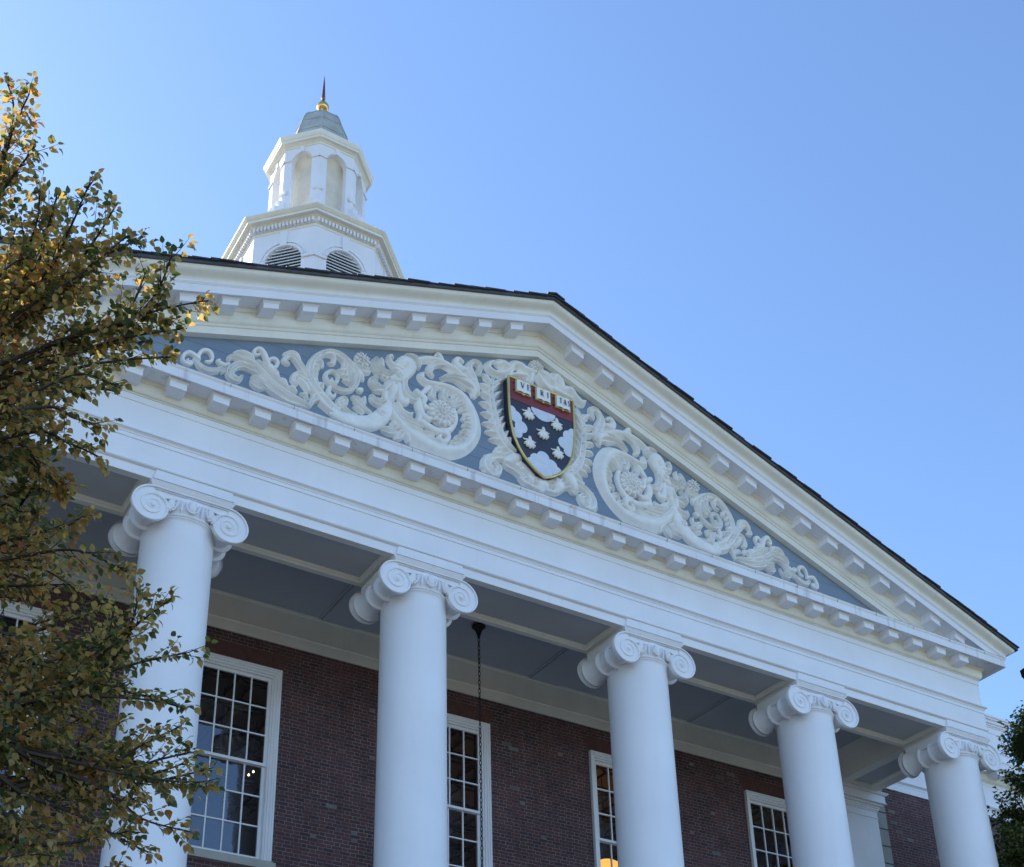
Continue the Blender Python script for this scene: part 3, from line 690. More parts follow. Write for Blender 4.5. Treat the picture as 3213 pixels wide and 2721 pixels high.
# porch ceiling with shallow battens and the white band along the top of the wall
mb = MB()
mb.poly([(-9.0, 0.9, 13.2), (9.0, 0.9, 13.2), (9.0, YW, 13.2), (-9.0, YW, 13.2)])
for x in COLX[1:-1]:
    mb.box(x-0.30, x+0.30, 1.06, YW-0.03, 13.165, 13.199)
    for s in (-1, 1):
        mb.box(x+s*0.33-0.02, x+s*0.33+0.02, 1.06, YW-0.03, 13.18, 13.199)
mb.box(-8.72, 8.72, 1.06, 1.14, 13.12, 13.199)
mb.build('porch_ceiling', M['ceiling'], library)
mb = MB()
band = [(0.0, 12.535), (0.03, 12.535), (0.03, 12.715), (0.045, 12.72), (0.05, 12.735), (0.035, 12.75), (0.03, 12.76), (0.03, 13.14), (0.04, 13.15), (0.05, 13.17), (0.05, 13.198), (0.0, 13.198)]
rows = [[(x, YW-p, z) for p, z in band] for x in (-8.72, 8.72)]
mb.sweep(rows)
mb.build('wall_band', M['cream'], library, 30)
# pilasters at the two ends of the porch wall
for s in (-1, 1):
    mb = MB()
    def pb(hx, y0, z0, z1):
        c = s*9.36
        mb.box(c-hx, c+hx, y0, YW+0.05, z0, z1)
    pb(0.50, YW-0.26, FLOOR+0.5, 12.02)
    pb(0.515, YW-0.275, 12.02, 12.045)
    pb(0.50, YW-0.26, 12.045, 12.17)
    for i, (h, z0, z1) in enumerate(((0.52, 12.17, 12.20), (0.535, 12.20, 12.235), (0.555, 12.235, 12.275), (0.60, 12.275, 12.315), (0.66, 12.315, 12.335), (0.64, 12.335, 12.50), (0.68, 12.50, 12.525), (0.70, 12.525, ZA-0.002))):
        pb(h, YW-0.26-(h-0.5), z0, z1)
    pb(0.56, YW-0.32, FLOOR, FLOOR+0.5)
    mb.build('pilaster', M['white'], library)

# ---- modillions under the level cornice and up the two slopes
def modillion_mesh(name, shear):
    mb = MB()
    h = 0.1175
    mb.box(-h, h, -0.31, -0.06, 13.862, 13.958, 0, shear)
    n = len(mb.v)
    # moulded cap: cyma flaring out on three sides
    prof = [(0.0, 13.958), (0.006, 13.962), (0.010, 13.972), (0.022, 13.984), (0.026, 13.990), (0.026, 13.9995)]
    rows = []
    for (sx, sy) in ((-1, 0), (-1, 1), (1, 1), (1, 0)):
        r = []
        for p, z in prof:
            x = sx*(h+p); y = (-0.31-p) if sy else -0.06
            r.append((x, y, z+shear*x))
        rows.append(r)
    mb.grid(rows)
    return mb
mod0 = modillion_mesh('modillion', 0).build('modillion', M['white'], library)
for i in range(-15, 16):
    o = mod0 if i == -15 else mod0.copy()
    if i > -15:
        C.objects.link(o)
        o.parent = library
    o.location = (i*0.6092, 0, 0)
for s in (-1, 1):
    first = None
    for i in range(1, 16):
        if first is None:
            first = modillion_mesh('raking_modillion', -s*K).build('raking_modillion', M['white'], library)
            o = first
        else:
            o = first.copy(); C.objects.link(o); o.parent = library
        o.location = (s*i*0.6092, 0, 17.808-14.0-K*i*0.6092)
# side modillions
for s in (-1, 1):
    for k in range(4):
        o = mod0.copy(); C.objects.link(o); o.parent = library
        o.rotation_euler = (0, 0, s*rad(90))
        o.location = (s*XR, 0.62+k*0.62, 0)

# ---- raking cornice
def sweep_rake(mb, prof, mi=0):
    rows = []
    for s in (-1, 0, 1):
        r = []
        for p, z in prof:
            x = s*(XR+p)
            r.append((x, -p, z-K*abs(x)))
        rows.append(r)
    mb.sweep(rows, mi=mi)
mb = MB()
sweep_rake(mb, [(-0.12, 17.37), (0.0, 17.37), (0.0, 17.495), (0.006, 17.50), (0.020, 17.505), (0.024, 17.518), (0.014, 17.53), (-0.12, 17.53)])
mb.build('tympanum_frame', M['cream'], library, 30)
mb = MB()
rb = [(-0.25, 17.531), (0.016, 17.531), (0.018, 17.545)]
rb += [(0.020+0.048*math.sin(t), 17.55+0.10*(1-math.cos(t))) for t in (0.25, 0.6, 0.95, 1.25, 1.5)]
rb += [(0.072, 17.656), (0.072, 17.745), (0.088, 17.75), (0.092, 17.765), (0.112, 17.79), (0.116, 17.808), (-0.25, 17.808)]
sweep_rake(mb, rb)
mb.build('raking_bed_moulding', M['cream'], library, 28)
mb = MB()
sweep_rake(mb, [(-0.25, 17.809), (0.372, 17.809), (0.372, 17.795), (0.388, 17.795), (0.388, 17.93), (0.396, 17.934), (0.396, 17.945), (0.404, 17.948), (0.406, 17.958), (0.412, 17.962), (0.412, 17.985), (-0.25, 17.985)])
mb.build('raking_corona', M['white'], library, 30)
mb = MB()
cy = [(-0.25, 17.986), (0.412, 17.986), (0.414, 17.995)]
for i in range(9):
    t = i/8
    cy.append((0.414+0.128*(t-0.13*math.sin(2*math.pi*t)), 17.995+0.148*t))
cy += [(0.545, 18.150), (0.545, 18.168), (-0.25, 18.168)]
sweep_rake(mb, cy)
mb.build('crown_moulding', M['cream'], library, 40)
# eaves crown down the two flanks, mitred with the slopes
mb = MB()
for s in (-1, 1):
    pr = [(-0.25, 17.80), (0.380, 17.80)]+cy[1:]
    mb.sweep([[(s*(XR+p), -p if k == 0 else YW+0.1, z-K*(XR+p)) for p, z in pr] for k in (0, 1)])
mb.build('eaves_crown', M['cream'], library, 40)

# ---- tympanum boards
mb = MB()
yt = 0.105
mb.poly([(-9.6, yt, 14.1), (9.6, yt, 14.1), (9.6, yt, 17.50-K*9.6), (0, yt, 17.50), (-9.6, yt, 17.50-K*9.6)])
mb.poly([(-9.6, 0.4, 14.1), (-9.6, 0.4, 17.50-K*9.6), (0, 0.4, 17.50), (9.6, 0.4, 17.50-K*9.6), (9.6, 0.4, 14.1)])
mb.build('tympanum', M['blue'], library)

# ---- portico roof: courses of slate with ragged verges, drip edge below
mb = MB()
def zroof(x, lift): return 18.168+lift-K*abs(x)
rows = []
for s in (-1, 0, 1):
    x = s*(XR+0.60)
    rows.append([(x, -0.585, zroof(x, 0.002)), (x, -0.585, zroof(x, 0.055)), (x, 9.0, zroof(x, 0.055)), (x, 9.0, zroof(x, 0.002))])
mb.sweep(rows)
mb.build('roof_edge', M['metal_edge'], library)
mb = MB()
rnd = random.Random(5)
for s in (-1, 1):
    n = 37
    for i in range(n):
        x0 = (XR+0.62)*(1-i/n)
        x1 = max(0.0, (XR+0.62)*(1-(i+1)/n)-0.12)
        y = -0.60
        k = 0
        while y < 9.0:
            w = rnd.uniform(0.22, 0.34) if y > -0.5 else rnd.uniform(0.18, 0.34)
            if y > 1.5:
                w = 1.9
            dz = rnd.uniform(-0.003, 0.005); dx = rnd.uniform(-0.012, 0.012)
            ys = y-(rnd.uniform(0.0, 0.035) if k == 0 else 0)
            la, lb = 0.078+dz, 0.058+dz
            p = [(s*(x0+dx), ys, zroof(x0+dx, la)), (s*(x0+dx), y+w-0.004, zroof(x0+dx, la)), (s*x1, y+w-0.004, zroof(x1, lb)), (s*x1, ys, zroof(x1, lb))]
            q = [(a, b, c-0.020) for a, b, c in p]
            mb.poly(p); mb.poly(q[::-1])
            for a in range(4):
                b = (a+1) % 4
                mb.poly([p[a], q[a], q[b], p[b]])
            y += w; k += 1
for k in range(12):
    y = -0.63+k*0.8
    for s in (-1, 1):
        p = [(0, y, zroof(0, 0.118)), (0, y+0.796, zroof(0, 0.118)), (s*0.17, y+0.796, zroof(0.17, 0.112)), (s*0.17, y, zroof(0.17, 0.112))]
        q = [(a, b, c-0.03) for a, b, c in p]
        mb.poly(p); mb.poly(q[::-1])
        for a in range(4):
            b = (a+1) % 4
            mb.poly([p[a], q[a], q[b], p[b]])
mb.build('slate_roof', M['slate'], library)

# ---- columns with Ionic capitals
def make_column():
    shaft = MB()
    prof = [(0.525, FLOOR+0.55), (0.512, FLOOR+0.60), (0.510, 5.0), (0.504, 6.5), (0.496, 8.2), (0.490, 9.6), (0.485, 11.0), (0.483, 11.9), (0.484, 12.0), (0.488, 12.04), (0.498, 12.068), (0.513, 12.082),
            (0.513, 12.094), (0.518, 12.096), (0.528, 12.103), (0.532, 12.113), (0.528, 12.123), (0.517, 12.132), (0.50, 12.134), (0.50, 12.40)]
    shaft.lathe(prof, 0, YA, 72)
    col = shaft.build('column', M['column'], library, 35)
    # base
    b = MB()
    b.box(-0.70, 0.70, YA-0.70, YA+0.70, FLOOR, FLOOR+0.18)
    pr = []
    for c, r0, rr in ((FLOOR+0.26, 0.62, 0.08), (FLOOR+0.47, 0.56, 0.055)):
        for t in range(-4, 5):
            a = t*math.pi/8
            pr.append((r0+rr*math.cos(a), c+rr*math.sin(a)))
    pr.append((0.53, FLOOR+0.56))
    b.lathe([(0.5, FLOOR+0.18)]+pr, 0, YA, 48)
    b.build('base', M['white'], col, 40)
    # abacus and the block that carries the architrave over it
    a = MB()
    sweep_rect(a, [(-0.2, 12.455), (-0.035, 12.455), (-0.030, 12.466), (-0.012, 12.472), (0.0, 12.490), (0.016, 12.512), (0.018, 12.520), (0.024, 12.522), (0.024, 12.545), (-0.2, 12.545)], -0.565, 0.565, 0.03, 1.03)
    a.poly([(-0.56, -0.004, 12.545), (0.56, -0.004, 12.545), (0.53, -0.004, 12.69), (-0.53, -0.004, 12.69)])
    a.poly([(-0.585, 0.03, 12.545), (-0.56, -0.004, 12.545), (-0.53, -0.004, 12.69), (-0.53, 0.03, 12.69)])
    a.poly([(0.585, 0.03, 12.545), (0.53, 0.03, 12.69), (0.53, -0.004, 12.69), (0.56, -0.004, 12.545)])
    a.build('abacus', M['white'], col, 30)
    cap = MB()
    E, ZE = 0.523, 12.159
    def rad_at(t):        # t in turns
        pts = [(0, 0.303), (0.25, 0.283), (0.5, 0.240), (0.75, 0.208), (1, 0.168), (1.25, 0.150), (1.5, 0.126), (1.75, 0.104), (2, 0.082), (2.25, 0.066), (2.5, 0.05), (2.75, 0.036)]
        for (a0, r0), (a1, r1) in zip(pts, pts[1:]):
            if a0 <= t <= a1:
                u = (t-a0)/(a1-a0)
                return r0+(r1-r0)*u
        return pts[-1][1]
    for face, fy, dr in ((0, 0.030, 1), (1, 2*YA-0.030, -1)):
        for s in (-1, 1):
            # disc: outer turn of the spiral
            ring = []
            N = 44
            for k in range(N):
                t = k/N
                ang = math.pi/2 - (-1 if s < 0 else 1)*2*math.pi*t
                r = rad_at(t) if t < 0.97 else rad_at(0.97)
                if t > 0.75:
                    r = rad_at(0.75)+(0.20-rad_at(0.75))*(t-0.75)/0.25
                ring.append((s*E+r*math.cos(ang), ZE+r*math.sin(ang)))
            back = fy+dr*0.055
            rows = [[(x, back, z) for x, z in ring], [(x, fy+dr*0.006, z) for x, z in ring]]
            inner = [(s*E+(x-s*E)*0.965, ZE+(z-ZE)*0.965) for x, z in ring]
            inner2 = [(s*E+(x-s*E)*0.91, ZE+(z-ZE)*0.91) for x, z in ring]
            inner3 = [(s*E+(x-s*E)*0.45, ZE+(z-ZE)*0.45) for x, z in ring]
            low = [0.018 if k/N > 0.78 else 0.0 for k in range(N)]
            rows[-1] = [(x, fy+dr*(0.006+q), z) for (x, z), q in zip(ring, low)]
            rows.append([(x, fy-dr*(0.004-q*1.2), z) for (x, z), q in zip(inner, low)])
            rows.append([(x, fy+dr*0.010, z) for x, z in inner2])
            rows.append([(x, fy+dr*0.004, z) for x, z in inner3])
            rows.append([(s*E, fy-dr*0.002, ZE)]*N)
            cap.grid(rows, 0, closed_u=True)
            # raised spiral fillet
            pts = []; rr = []
            n = 120
            for k in range(n):
                t = 2.72*k/(n-1)
                ang = math.pi/2 - (-1 if s < 0 else 1)*2*math.pi*t
                r = rad_at(t)-0.017*max(0.0, 1-t)
                pts.append((s*E+r*math.cos(ang), fy-dr*(0.002-0.004*min(1, k/40)), ZE+r*math.sin(ang)))
                rr.append(0.0155-0.005*k/n)
            cap.tube(pts, rr, 7)
            cap.ball((s*E, fy-dr*0.006, ZE), 0.036, 0.024, 0.036, 12)
        # canal plate between the two volutes with its raised borders
        up_e = [(-E, ZE+0.303), (-0.3, ZE+0.300), (0, ZE+0.298), (0.3, ZE+0.300), (E, ZE+0.303)]
        lo_e = []
        for i in range(13):
            u = -1+2*i/12
            lo_e.append((u*E*0.82, ZE+0.135+0.055*(1-u*u)))
        f0 = fy+dr*0.012
        top = [(-E+2*E*i/12, ZE+0.300) for i in range(13)]
        cap.grid([[(x, f0, z) for x, z in top], [(x, f0+dr*0.012, z*0.5+w*0.5) for (x, z), (x2, w) in zip(top, lo_e)], [(x, f0-dr*0.004, z) for x, z in lo_e], [(x, f0+dr*0.10, z) for x, z in lo_e]])
        cap.tube([(x, fy-dr*0.002, z-0.012) for x, z in top], 0.0155, 7)
        cap.tube([(x, fy+dr*0.006, z-0.040) for x, z in top], 0.008, 6)
        cap.tube([(x, fy+dr*0.004, z) for x, z in lo_e], 0.011, 7)
    cap.box(-E, E, 0.09, 2*YA-0.09, ZE+0.10, ZE+0.297)
    # bolsters (the rolled sides)
    bp = [(0.080, 0.236), (0.10, 0.222), (0.16, 0.196), (0.25, 0.172), (0.345, 0.156), (0.375, 0.155), (0.376, 0.196), (0.39, 0.206), (0.408, 0.206), (0.418, 0.196), (0.419, 0.160), (0.47, 0.152), (0.528, 0.150)]
    full = bp+[(2*YA-y, r) for y, r in bp[-2::-1]]
    for s in (-1, 1):
        cap.lathe([(r, y) for y, r in full], s*(E-0.005), 0, 36, axis='y', cz=ZE+0.018)
        cap.box(s*E-0.13, s*E+0.13, 0.10, 2*YA-0.10, ZE+0.12, ZE+0.297)
    cap.build('capital', M['white'], col, 32)
    # echinus with egg and dart, palmettes at the volutes
    eg = MB()
    eg.lathe([(0.49, 12.132), (0.50, 12.16), (0.515, 12.20), (0.52, 12.25), (0.525, 12.33), (0.50, 12.345)], 0, YA, 48)
    for q in range(12):
        a = math.radians(-90+q*30)
        c = (math.cos(a), math.sin(a))
        R = 0.535
        if abs(math.sin(a)) < 0.6:
            continue
        cx, cyy, cz = R*c[0], YA+R*c[1], 12.262
        tx, ty = -c[1], c[0]
        # the egg
        rows = []
        for i in range(9):
            t = math.pi*i/8
            zz = cz-0.10*math.cos(t)*1.0
            w = 0.062*math.sin(t)**0.8 if 0 < i < 8 else 0.001
            w *= 0.80+0.25*(i/8)
            rows.append([(cx+tx*w*math.cos(b)+c[0]*(w*0.9*math.sin(b)), cyy+ty*w*math.cos(b)+c[1]*(w*0.9*math.sin(b)), zz) for b in (2*math.pi*k/12 for k in range(12))])
        eg.grid(rows, 0, closed_u=True)
        # shell round the egg
        pts = []
        for i in range(13):
            t = math.pi*(1.12+0.0)-(-0.12+0)*0 - i/12*math.pi*1.24+math.pi*0.0
            th = -math.pi*0.02 - math.pi*0.96*(i/12)
            px = 0.094*math.cos(th); pz = 0.125*math.sin(th)
            lift = 0.045
            pts.append((cx+tx*px+c[0]*(lift-0.03), cyy+ty*px+c[1]*(lift-0.03), cz+0.055+pz*1.25))
        eg.tube(pts, 0.013, 6)
        # the dart
        b2 = a+math.radians(15)
        dc = (math.cos(b2), math.sin(b2))
        if abs(math.sin(b2)) > 0.6:
            rr = 0.545
            eg.tube([(rr*dc[0], YA+rr*dc[1], 12.335), (rr*dc[0], YA+rr*dc[1], 12.25), ((rr-0.006)*dc[0], YA+(rr-0.006)*dc[1], 12.19), ((rr-0.02)*dc[0], YA+(rr-0.02)*dc[1], 12.15)], [0.010, 0.014, 0.022, 0.006], 6)
    for fy, dr in ((0.045, -1), (2*YA-0.045, 1)):
        for s in (-1, 1):
            for j, (ang, ln) in enumerate(((100, 0.11), (70, 0.13), (40, 0.13), (12, 0.12), (-15, 0.10), (-45, 0.08))):
                a = math.radians(ang)
                x0, z0 = s*0.335, 12.185
                x1, z1 = x0-s*ln*math.cos(a), z0+ln*math.sin(a)
                eg.tube([(x0, fy+0.0, z0), ((x0+x1)/2, fy+dr*0.022, (z0+z1)/2), (x1, fy+dr*0.012, z1)], [0.012, 0.021, 0.006], 7)
    eg.build('egg_and_dart', M['white'], col, 50)
    return col
col0 = make_column()
for i, x in enumerate(COLX):
    o = col0 if i == 0 else copy_tree(col0, library)
    o.location.x = x

# porch floor, steps, and cheek walls (below the picture)
mb = MB()
mb.box(-10.2, 10.2, -0.5, YW, 0, FLOOR-0.01)
for i in range(17):
    mb.box(-9.4, 9.4, -0.5-0.34*(i+1), -0.5-0.34*i-0.001, 0, FLOOR-0.01-0.165*(i+1))
for s in (-1, 1):
    a, b = sorted((s*9.41, s*10.2))
    mb.box(a, b, -3.6, -0.501, 0, FLOOR-0.3)
mb.build('porch_steps', M['limestone'], library)

# ---- wings: entablature, parapet with panelled attic blocks, roofs
for s in (-1, 1):
    def band_x(name, prof, mat, xa, xb, y=YW, smooth=30):
        mb = MB()
        mb.sweep([[(s*x, y-p, z) for p, z in prof] for x in (xa, xb)])
        return mb.build(name, mat, library, smooth)
    band_x('wing_entablature', [(-0.2, 12.945), (0.02, 12.945), (0.02, 13.085), (0.028, 13.09), (0.028, 13.10), (0.02, 13.105), (0.02, 13.125), (0.045, 13.15), (0.065, 13.165), (0.065, 13.185), (0.005, 13.195), (0.005, 13.70), (0.012, 13.705), (0.012, 13.775), (-0.2, 13.775)], M['white'], 10.02, 30.0)
    band_x('wing_bed_moulding', bed[:-1]+[(-0.25, 14.0)], M['cream'], 10.02, 30.0)
    band_x('wing_cornice', cor, M['white'], 10.02, 30.0)
    for k in range(12):
        o = mod0.copy(); C.objects.link(o); o.parent = library
        o.location = (s*(10.9+k*0.6092), YW, 0)
    mb = MB()
    AE = 14.78 if s > 0 else 26.0  # left attic, out of view, is drawn out longer to shade the lower leaves
    a, b = sorted((s*10.0, s*AE))
    mb.box(a, b, YW-0.02, YW+0.7, 14.19, 14.62)
    mb.box(a, b, YW-0.05, YW+0.72, 14.62, 14.66)
    mb.box(a, b, YW-0.02, YW+0.7, 14.66, 15.26)
    for (g, z0, z1) in ((0.02, 15.26, 15.29), (0.05, 15.29, 15.33), (0.09, 15.33, 15.40), (0.13, 15.40, 15.44), (0.16, 15.44, 15.49)):
        c, d = sorted((s*10.0, s*(AE+g)))
        mb.box(c, d, YW-0.02-g, YW+0.7+g, z0, z1)
    # raised frame of the attic panel
    c, d = sorted((s*10.4, s*(AE-0.16)))
    mb.box(c, d, YW-0.035, YW-0.019, 15.10, 15.14); mb.box(c, d, YW-0.035, YW-0.019, 14.74, 14.78)
    for x in (c, d-0.04):
        mb.box(x, x+0.04, YW-0.035, YW-0.019, 14.78, 15.10)
    mb.build('attic_block', M['white'], library)
    mb = MB()
    a, b = sorted((s*(AE+0.01), s*30))
    mb.box(a, b, YW+0.05, YW+0.45, 14.19, 14.35)
    mb.build('parapet', M['white'], library)
mb = MB()
zr = 14.3
mb.poly([(-30, YW+0.5, zr), (30, YW+0.5, zr), (30, 10.08, zr+2.1), (-30, 10.08, zr+2.1)])
mb.poly([(-30, 10.08, zr+2.1), (30, 10.08, zr+2.1), (30, 17, zr), (-30, 17, zr)])
for s in (-30, 30):
    mb.poly([(s, YW+0.5, 0), (s, 17, 0), (s, 17, zr), (s, 10.08, zr+2.1), (s, YW+0.5, zr)])
mb.poly([(-30, 17, 0), (30, 17, 0), (30, 17, zr), (-30, 17, zr)])
mb.build('main_roof', M['slate'], library)

# ---- reading room behind the windows
mb = MB()
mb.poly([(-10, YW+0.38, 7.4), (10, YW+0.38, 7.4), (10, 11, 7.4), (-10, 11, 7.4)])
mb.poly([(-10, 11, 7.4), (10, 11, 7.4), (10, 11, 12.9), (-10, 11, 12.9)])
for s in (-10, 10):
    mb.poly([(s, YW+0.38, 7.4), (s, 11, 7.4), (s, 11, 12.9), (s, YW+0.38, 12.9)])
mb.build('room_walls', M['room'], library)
mb = MB()
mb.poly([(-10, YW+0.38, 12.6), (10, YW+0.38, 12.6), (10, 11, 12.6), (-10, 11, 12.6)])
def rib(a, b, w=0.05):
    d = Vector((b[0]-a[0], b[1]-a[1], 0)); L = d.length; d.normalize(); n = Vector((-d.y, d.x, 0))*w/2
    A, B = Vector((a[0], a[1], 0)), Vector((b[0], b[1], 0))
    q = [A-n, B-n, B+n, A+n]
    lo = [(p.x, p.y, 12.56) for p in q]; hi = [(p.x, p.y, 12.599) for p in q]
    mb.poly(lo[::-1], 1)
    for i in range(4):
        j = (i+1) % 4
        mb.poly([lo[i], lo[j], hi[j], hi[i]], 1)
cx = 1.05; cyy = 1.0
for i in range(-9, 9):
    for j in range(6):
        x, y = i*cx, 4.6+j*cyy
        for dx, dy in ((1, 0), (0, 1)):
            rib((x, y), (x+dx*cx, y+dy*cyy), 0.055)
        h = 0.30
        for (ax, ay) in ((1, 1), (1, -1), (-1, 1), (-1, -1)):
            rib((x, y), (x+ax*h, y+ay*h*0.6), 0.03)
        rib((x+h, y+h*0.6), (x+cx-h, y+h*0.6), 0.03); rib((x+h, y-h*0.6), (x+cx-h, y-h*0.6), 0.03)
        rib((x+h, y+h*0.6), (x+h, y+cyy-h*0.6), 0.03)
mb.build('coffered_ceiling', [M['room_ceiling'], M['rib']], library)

# ------------------------------------------------------------------ cupola
CX, CYC = -0.035, 10.0
def oct_ring(R, z):
    return [(CX+R*math.sin(rad(22.5+45*k)), CYC-R*math.cos(rad(22.5+45*k)), z) for k in range(8)]
def oct_lathe(mb, prof, mi=0, cap=True):
    rows = [oct_ring(r, z) for r, z in prof]
    mb.grid(rows, mi, closed_u=True)
    if cap:
        mb.fan(rows[0][::-1], mi); mb.fan(rows[-1], mi)
def face_pt(k, ap, u, z, d=0.0):
    a = rad(45*k)
    return (CX+math.sin(a)*(ap-d)+math.cos(a)*u, CYC-math.cos(a)*(ap-d)+math.sin(a)*u, z)
def arch_face(mb, k, ap, hw, z0, z1, ow, zb, zs, th, open_bottom=True):
    n = 12
    arc = [(-ow*math.cos(math.pi*i/n), zs+ow*math.sin(math.pi*i/n)) for i in range(n+1)]
    P = lambda u, z, d=0.0: face_pt(k, ap, u, z, d)
    for d in (0.0, th):
        w = hw-d*math.tan(rad(22.5))
        mb.poly([P(-w, z0, d), P(-ow, z0, d), P(-ow, zs, d), P(-w, zs, d)])
        mb.poly([P(ow, z0, d), P(w, z0, d), P(w, zs, d), P(ow, zs, d)])
        if zb > z0:
            mb.poly([P(-ow, z0, d), P(ow, z0, d), P(ow, zb, d), P(-ow, zb, d)])
        top = [(-w+2*w*i/n, z1) for i in range(n+1)]
        mb.poly([P(-w, zs, d), P(-ow, zs, d), P(-w, z1, d)])
        mb.poly([P(w, zs, d), P(w, z1, d), P(ow, zs, d)])
        for i in range(n):
            mb.poly([P(*arc[i], d), P(*arc[i+1], d), P(*top[i+1], d), P(*top[i], d)])
    edge = [(-ow, zb)]+arc+[(ow, zb)]
    for a, b in zip(edge, edge[1:]):
        mb.poly([P(*a, 0), P(*b, 0), P(*b, th), P(*a, th)])
    mb.poly([P(-ow, zb, 0), P(-ow, zb, th), P(ow, zb, th), P(ow, zb, 0)])

mb = MB()
oct_lathe(mb, [(2.9, 15.5), (2.9, 20.6), (3.0, 20.7), (3.05, 20.9), (2.2, 21.2), (2.16, 24.5)])
for k in range(8):
    arch_face(mb, k, 1.943, 0.805, 24.5, 27.36, 0.475, 25.1, 26.40, 0.16)
cup = mb.build('cupola', M['white'], library)
# mouldings round the arches: impost, archivolt, keystone
def fbox(mb, k, ap, u0, u1, z0, z1, d, taper=0.0):
    q = [face_pt(k, ap, u0+taper, z0, -d), face_pt(k, ap, u1-taper, z0, -d), face_pt(k, ap, u1, z1, -d), face_pt(k, ap, u0, z1, -d)]
    p = [face_pt(k, ap, u0+taper, z0, 0.01), face_pt(k, ap, u1-taper, z0, 0.01), face_pt(k, ap, u1, z1, 0.01), face_pt(k, ap, u0, z1, 0.01)]
    mb.poly(q)
    for i in range(4):
        j = (i+1) % 4
        mb.poly([q[i], p[i], p[j], q[j]])
def one_box(name, *a):
    m = MB(); fbox(m, *a); m.build(name, M['white'], cup)
for k in range(8):
    for (r0, r1, d0, name) in ((0.48, 0.535, -0.022, 'arch_rim'), (0.575, 0.605, -0.030, 'archivolt')):
        mb = MB()
        rows = []
        for i in range(17):
            t = math.pi*(0.06+0.88*i/16)
            rows.append([face_pt(k, 1.943, -r*math.cos(t), 26.40+r*math.sin(t), d) for r, d in ((r0, 0.01), (r0, d0), (r1, d0), (r1, 0.01))])
        mb.sweep(rows)
        mb.build(name, M['white'], cup)
    one_box('keystone', k, 1.943, -0.10, 0.10, 26.85, 27.32, 0.05, 0.022)
    one_box('lantern_keystone', k, 1.183, -0.055, 0.055, 31.00, 31.176, 0.030, 0.014)
    for s in (-1, 1):
        a, b = sorted((s*0.49, s*0.818))
        one_box('impost', k, 1.943, a, b, 26.37, 26.44, 0.046)
        a, b = sorted((s*0.279, s*0.505))
        one_box('lantern_impost', k, 1.183, a, b, 30.705, 30.765, 0.04)
# louvres
for k in range(8):
    mb = MB()
    z = 25.16
    while z < 26.83:
        if z < 26.40:
            w = 0.475
        else:
            w = math.sqrt(max(0.0, 0.475**2-(z-26.40)**2))
        if w > 0.05:
            a = [face_pt(k, 1.943, -w, z-0.045, 0.02), face_pt(k, 1.943, w, z-0.045, 0.02), face_pt(k, 1.943, w, z+0.028, 0.12), face_pt(k, 1.943, -w, z+0.028, 0.12)]
            b = [(x, y, h+0.026) for x, y, h in a]
            mb.poly(a[::-1]); mb.poly(b)
            for i in range(4):
                j = (i+1) % 4
                mb.poly([a[i], a[j], b[j], b[i]])
        z += 0.098
    lv = mb.build('louvre', M['louvre'], cup)
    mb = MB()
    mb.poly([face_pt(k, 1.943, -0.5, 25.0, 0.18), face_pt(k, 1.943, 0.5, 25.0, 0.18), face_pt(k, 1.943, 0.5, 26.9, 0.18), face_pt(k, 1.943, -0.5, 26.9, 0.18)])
    mb.build('louvre_shade_sheet', M['dark'], cup)  # near-black sheet stands in for the shade behind the slats
# belfry cornice with dentils
mb = MB()
oct_lathe(mb, [(2.05, 27.361), (2.115, 27.361), (2.115, 27.44), (2.13, 27.45), (2.135, 27.565), (2.15, 27.575), (2.20, 27.60), (2.225, 27.615), (2.235, 27.63), (2.35, 27.632), (2.35, 27.69), (2.36, 27.70), (2.38, 27.71), (2.41, 27.74), (2.44, 27.77), (2.445, 27.80), (2.40, 27.82), (1.5, 28.25), (1.40, 28.27)])
mb.build('belfry_cornice', M['cream'], cup)
mb = MB()
ap = 2.132*math.cos(rad(22.5))
for k in range(8):
    hw = 2.132*math.sin(rad(22.5))
    n = 17
    for i in range(n):
        u = -hw+2*hw*(i+0.5)/n
        q = []
        for d in (0.02, -0.085):
            for (uu, z) in ((u-0.025, 27.445), (u+0.025, 27.445), (u+0.025, 27.572), (u-0.025, 27.572)):
                q.append(face_pt(k, ap, uu, z, d))
        m0 = len(mb.v); mb.v += q
        for f in ((4, 5, 6, 7), (0, 1, 5, 4), (1, 2, 6, 5), (2, 3, 7, 6), (3, 0, 4, 7)):
            mb.f.append(tuple(m0+i for i in f)); mb.m.append(0)
mb.build('dentil_band', M['white'], cup)
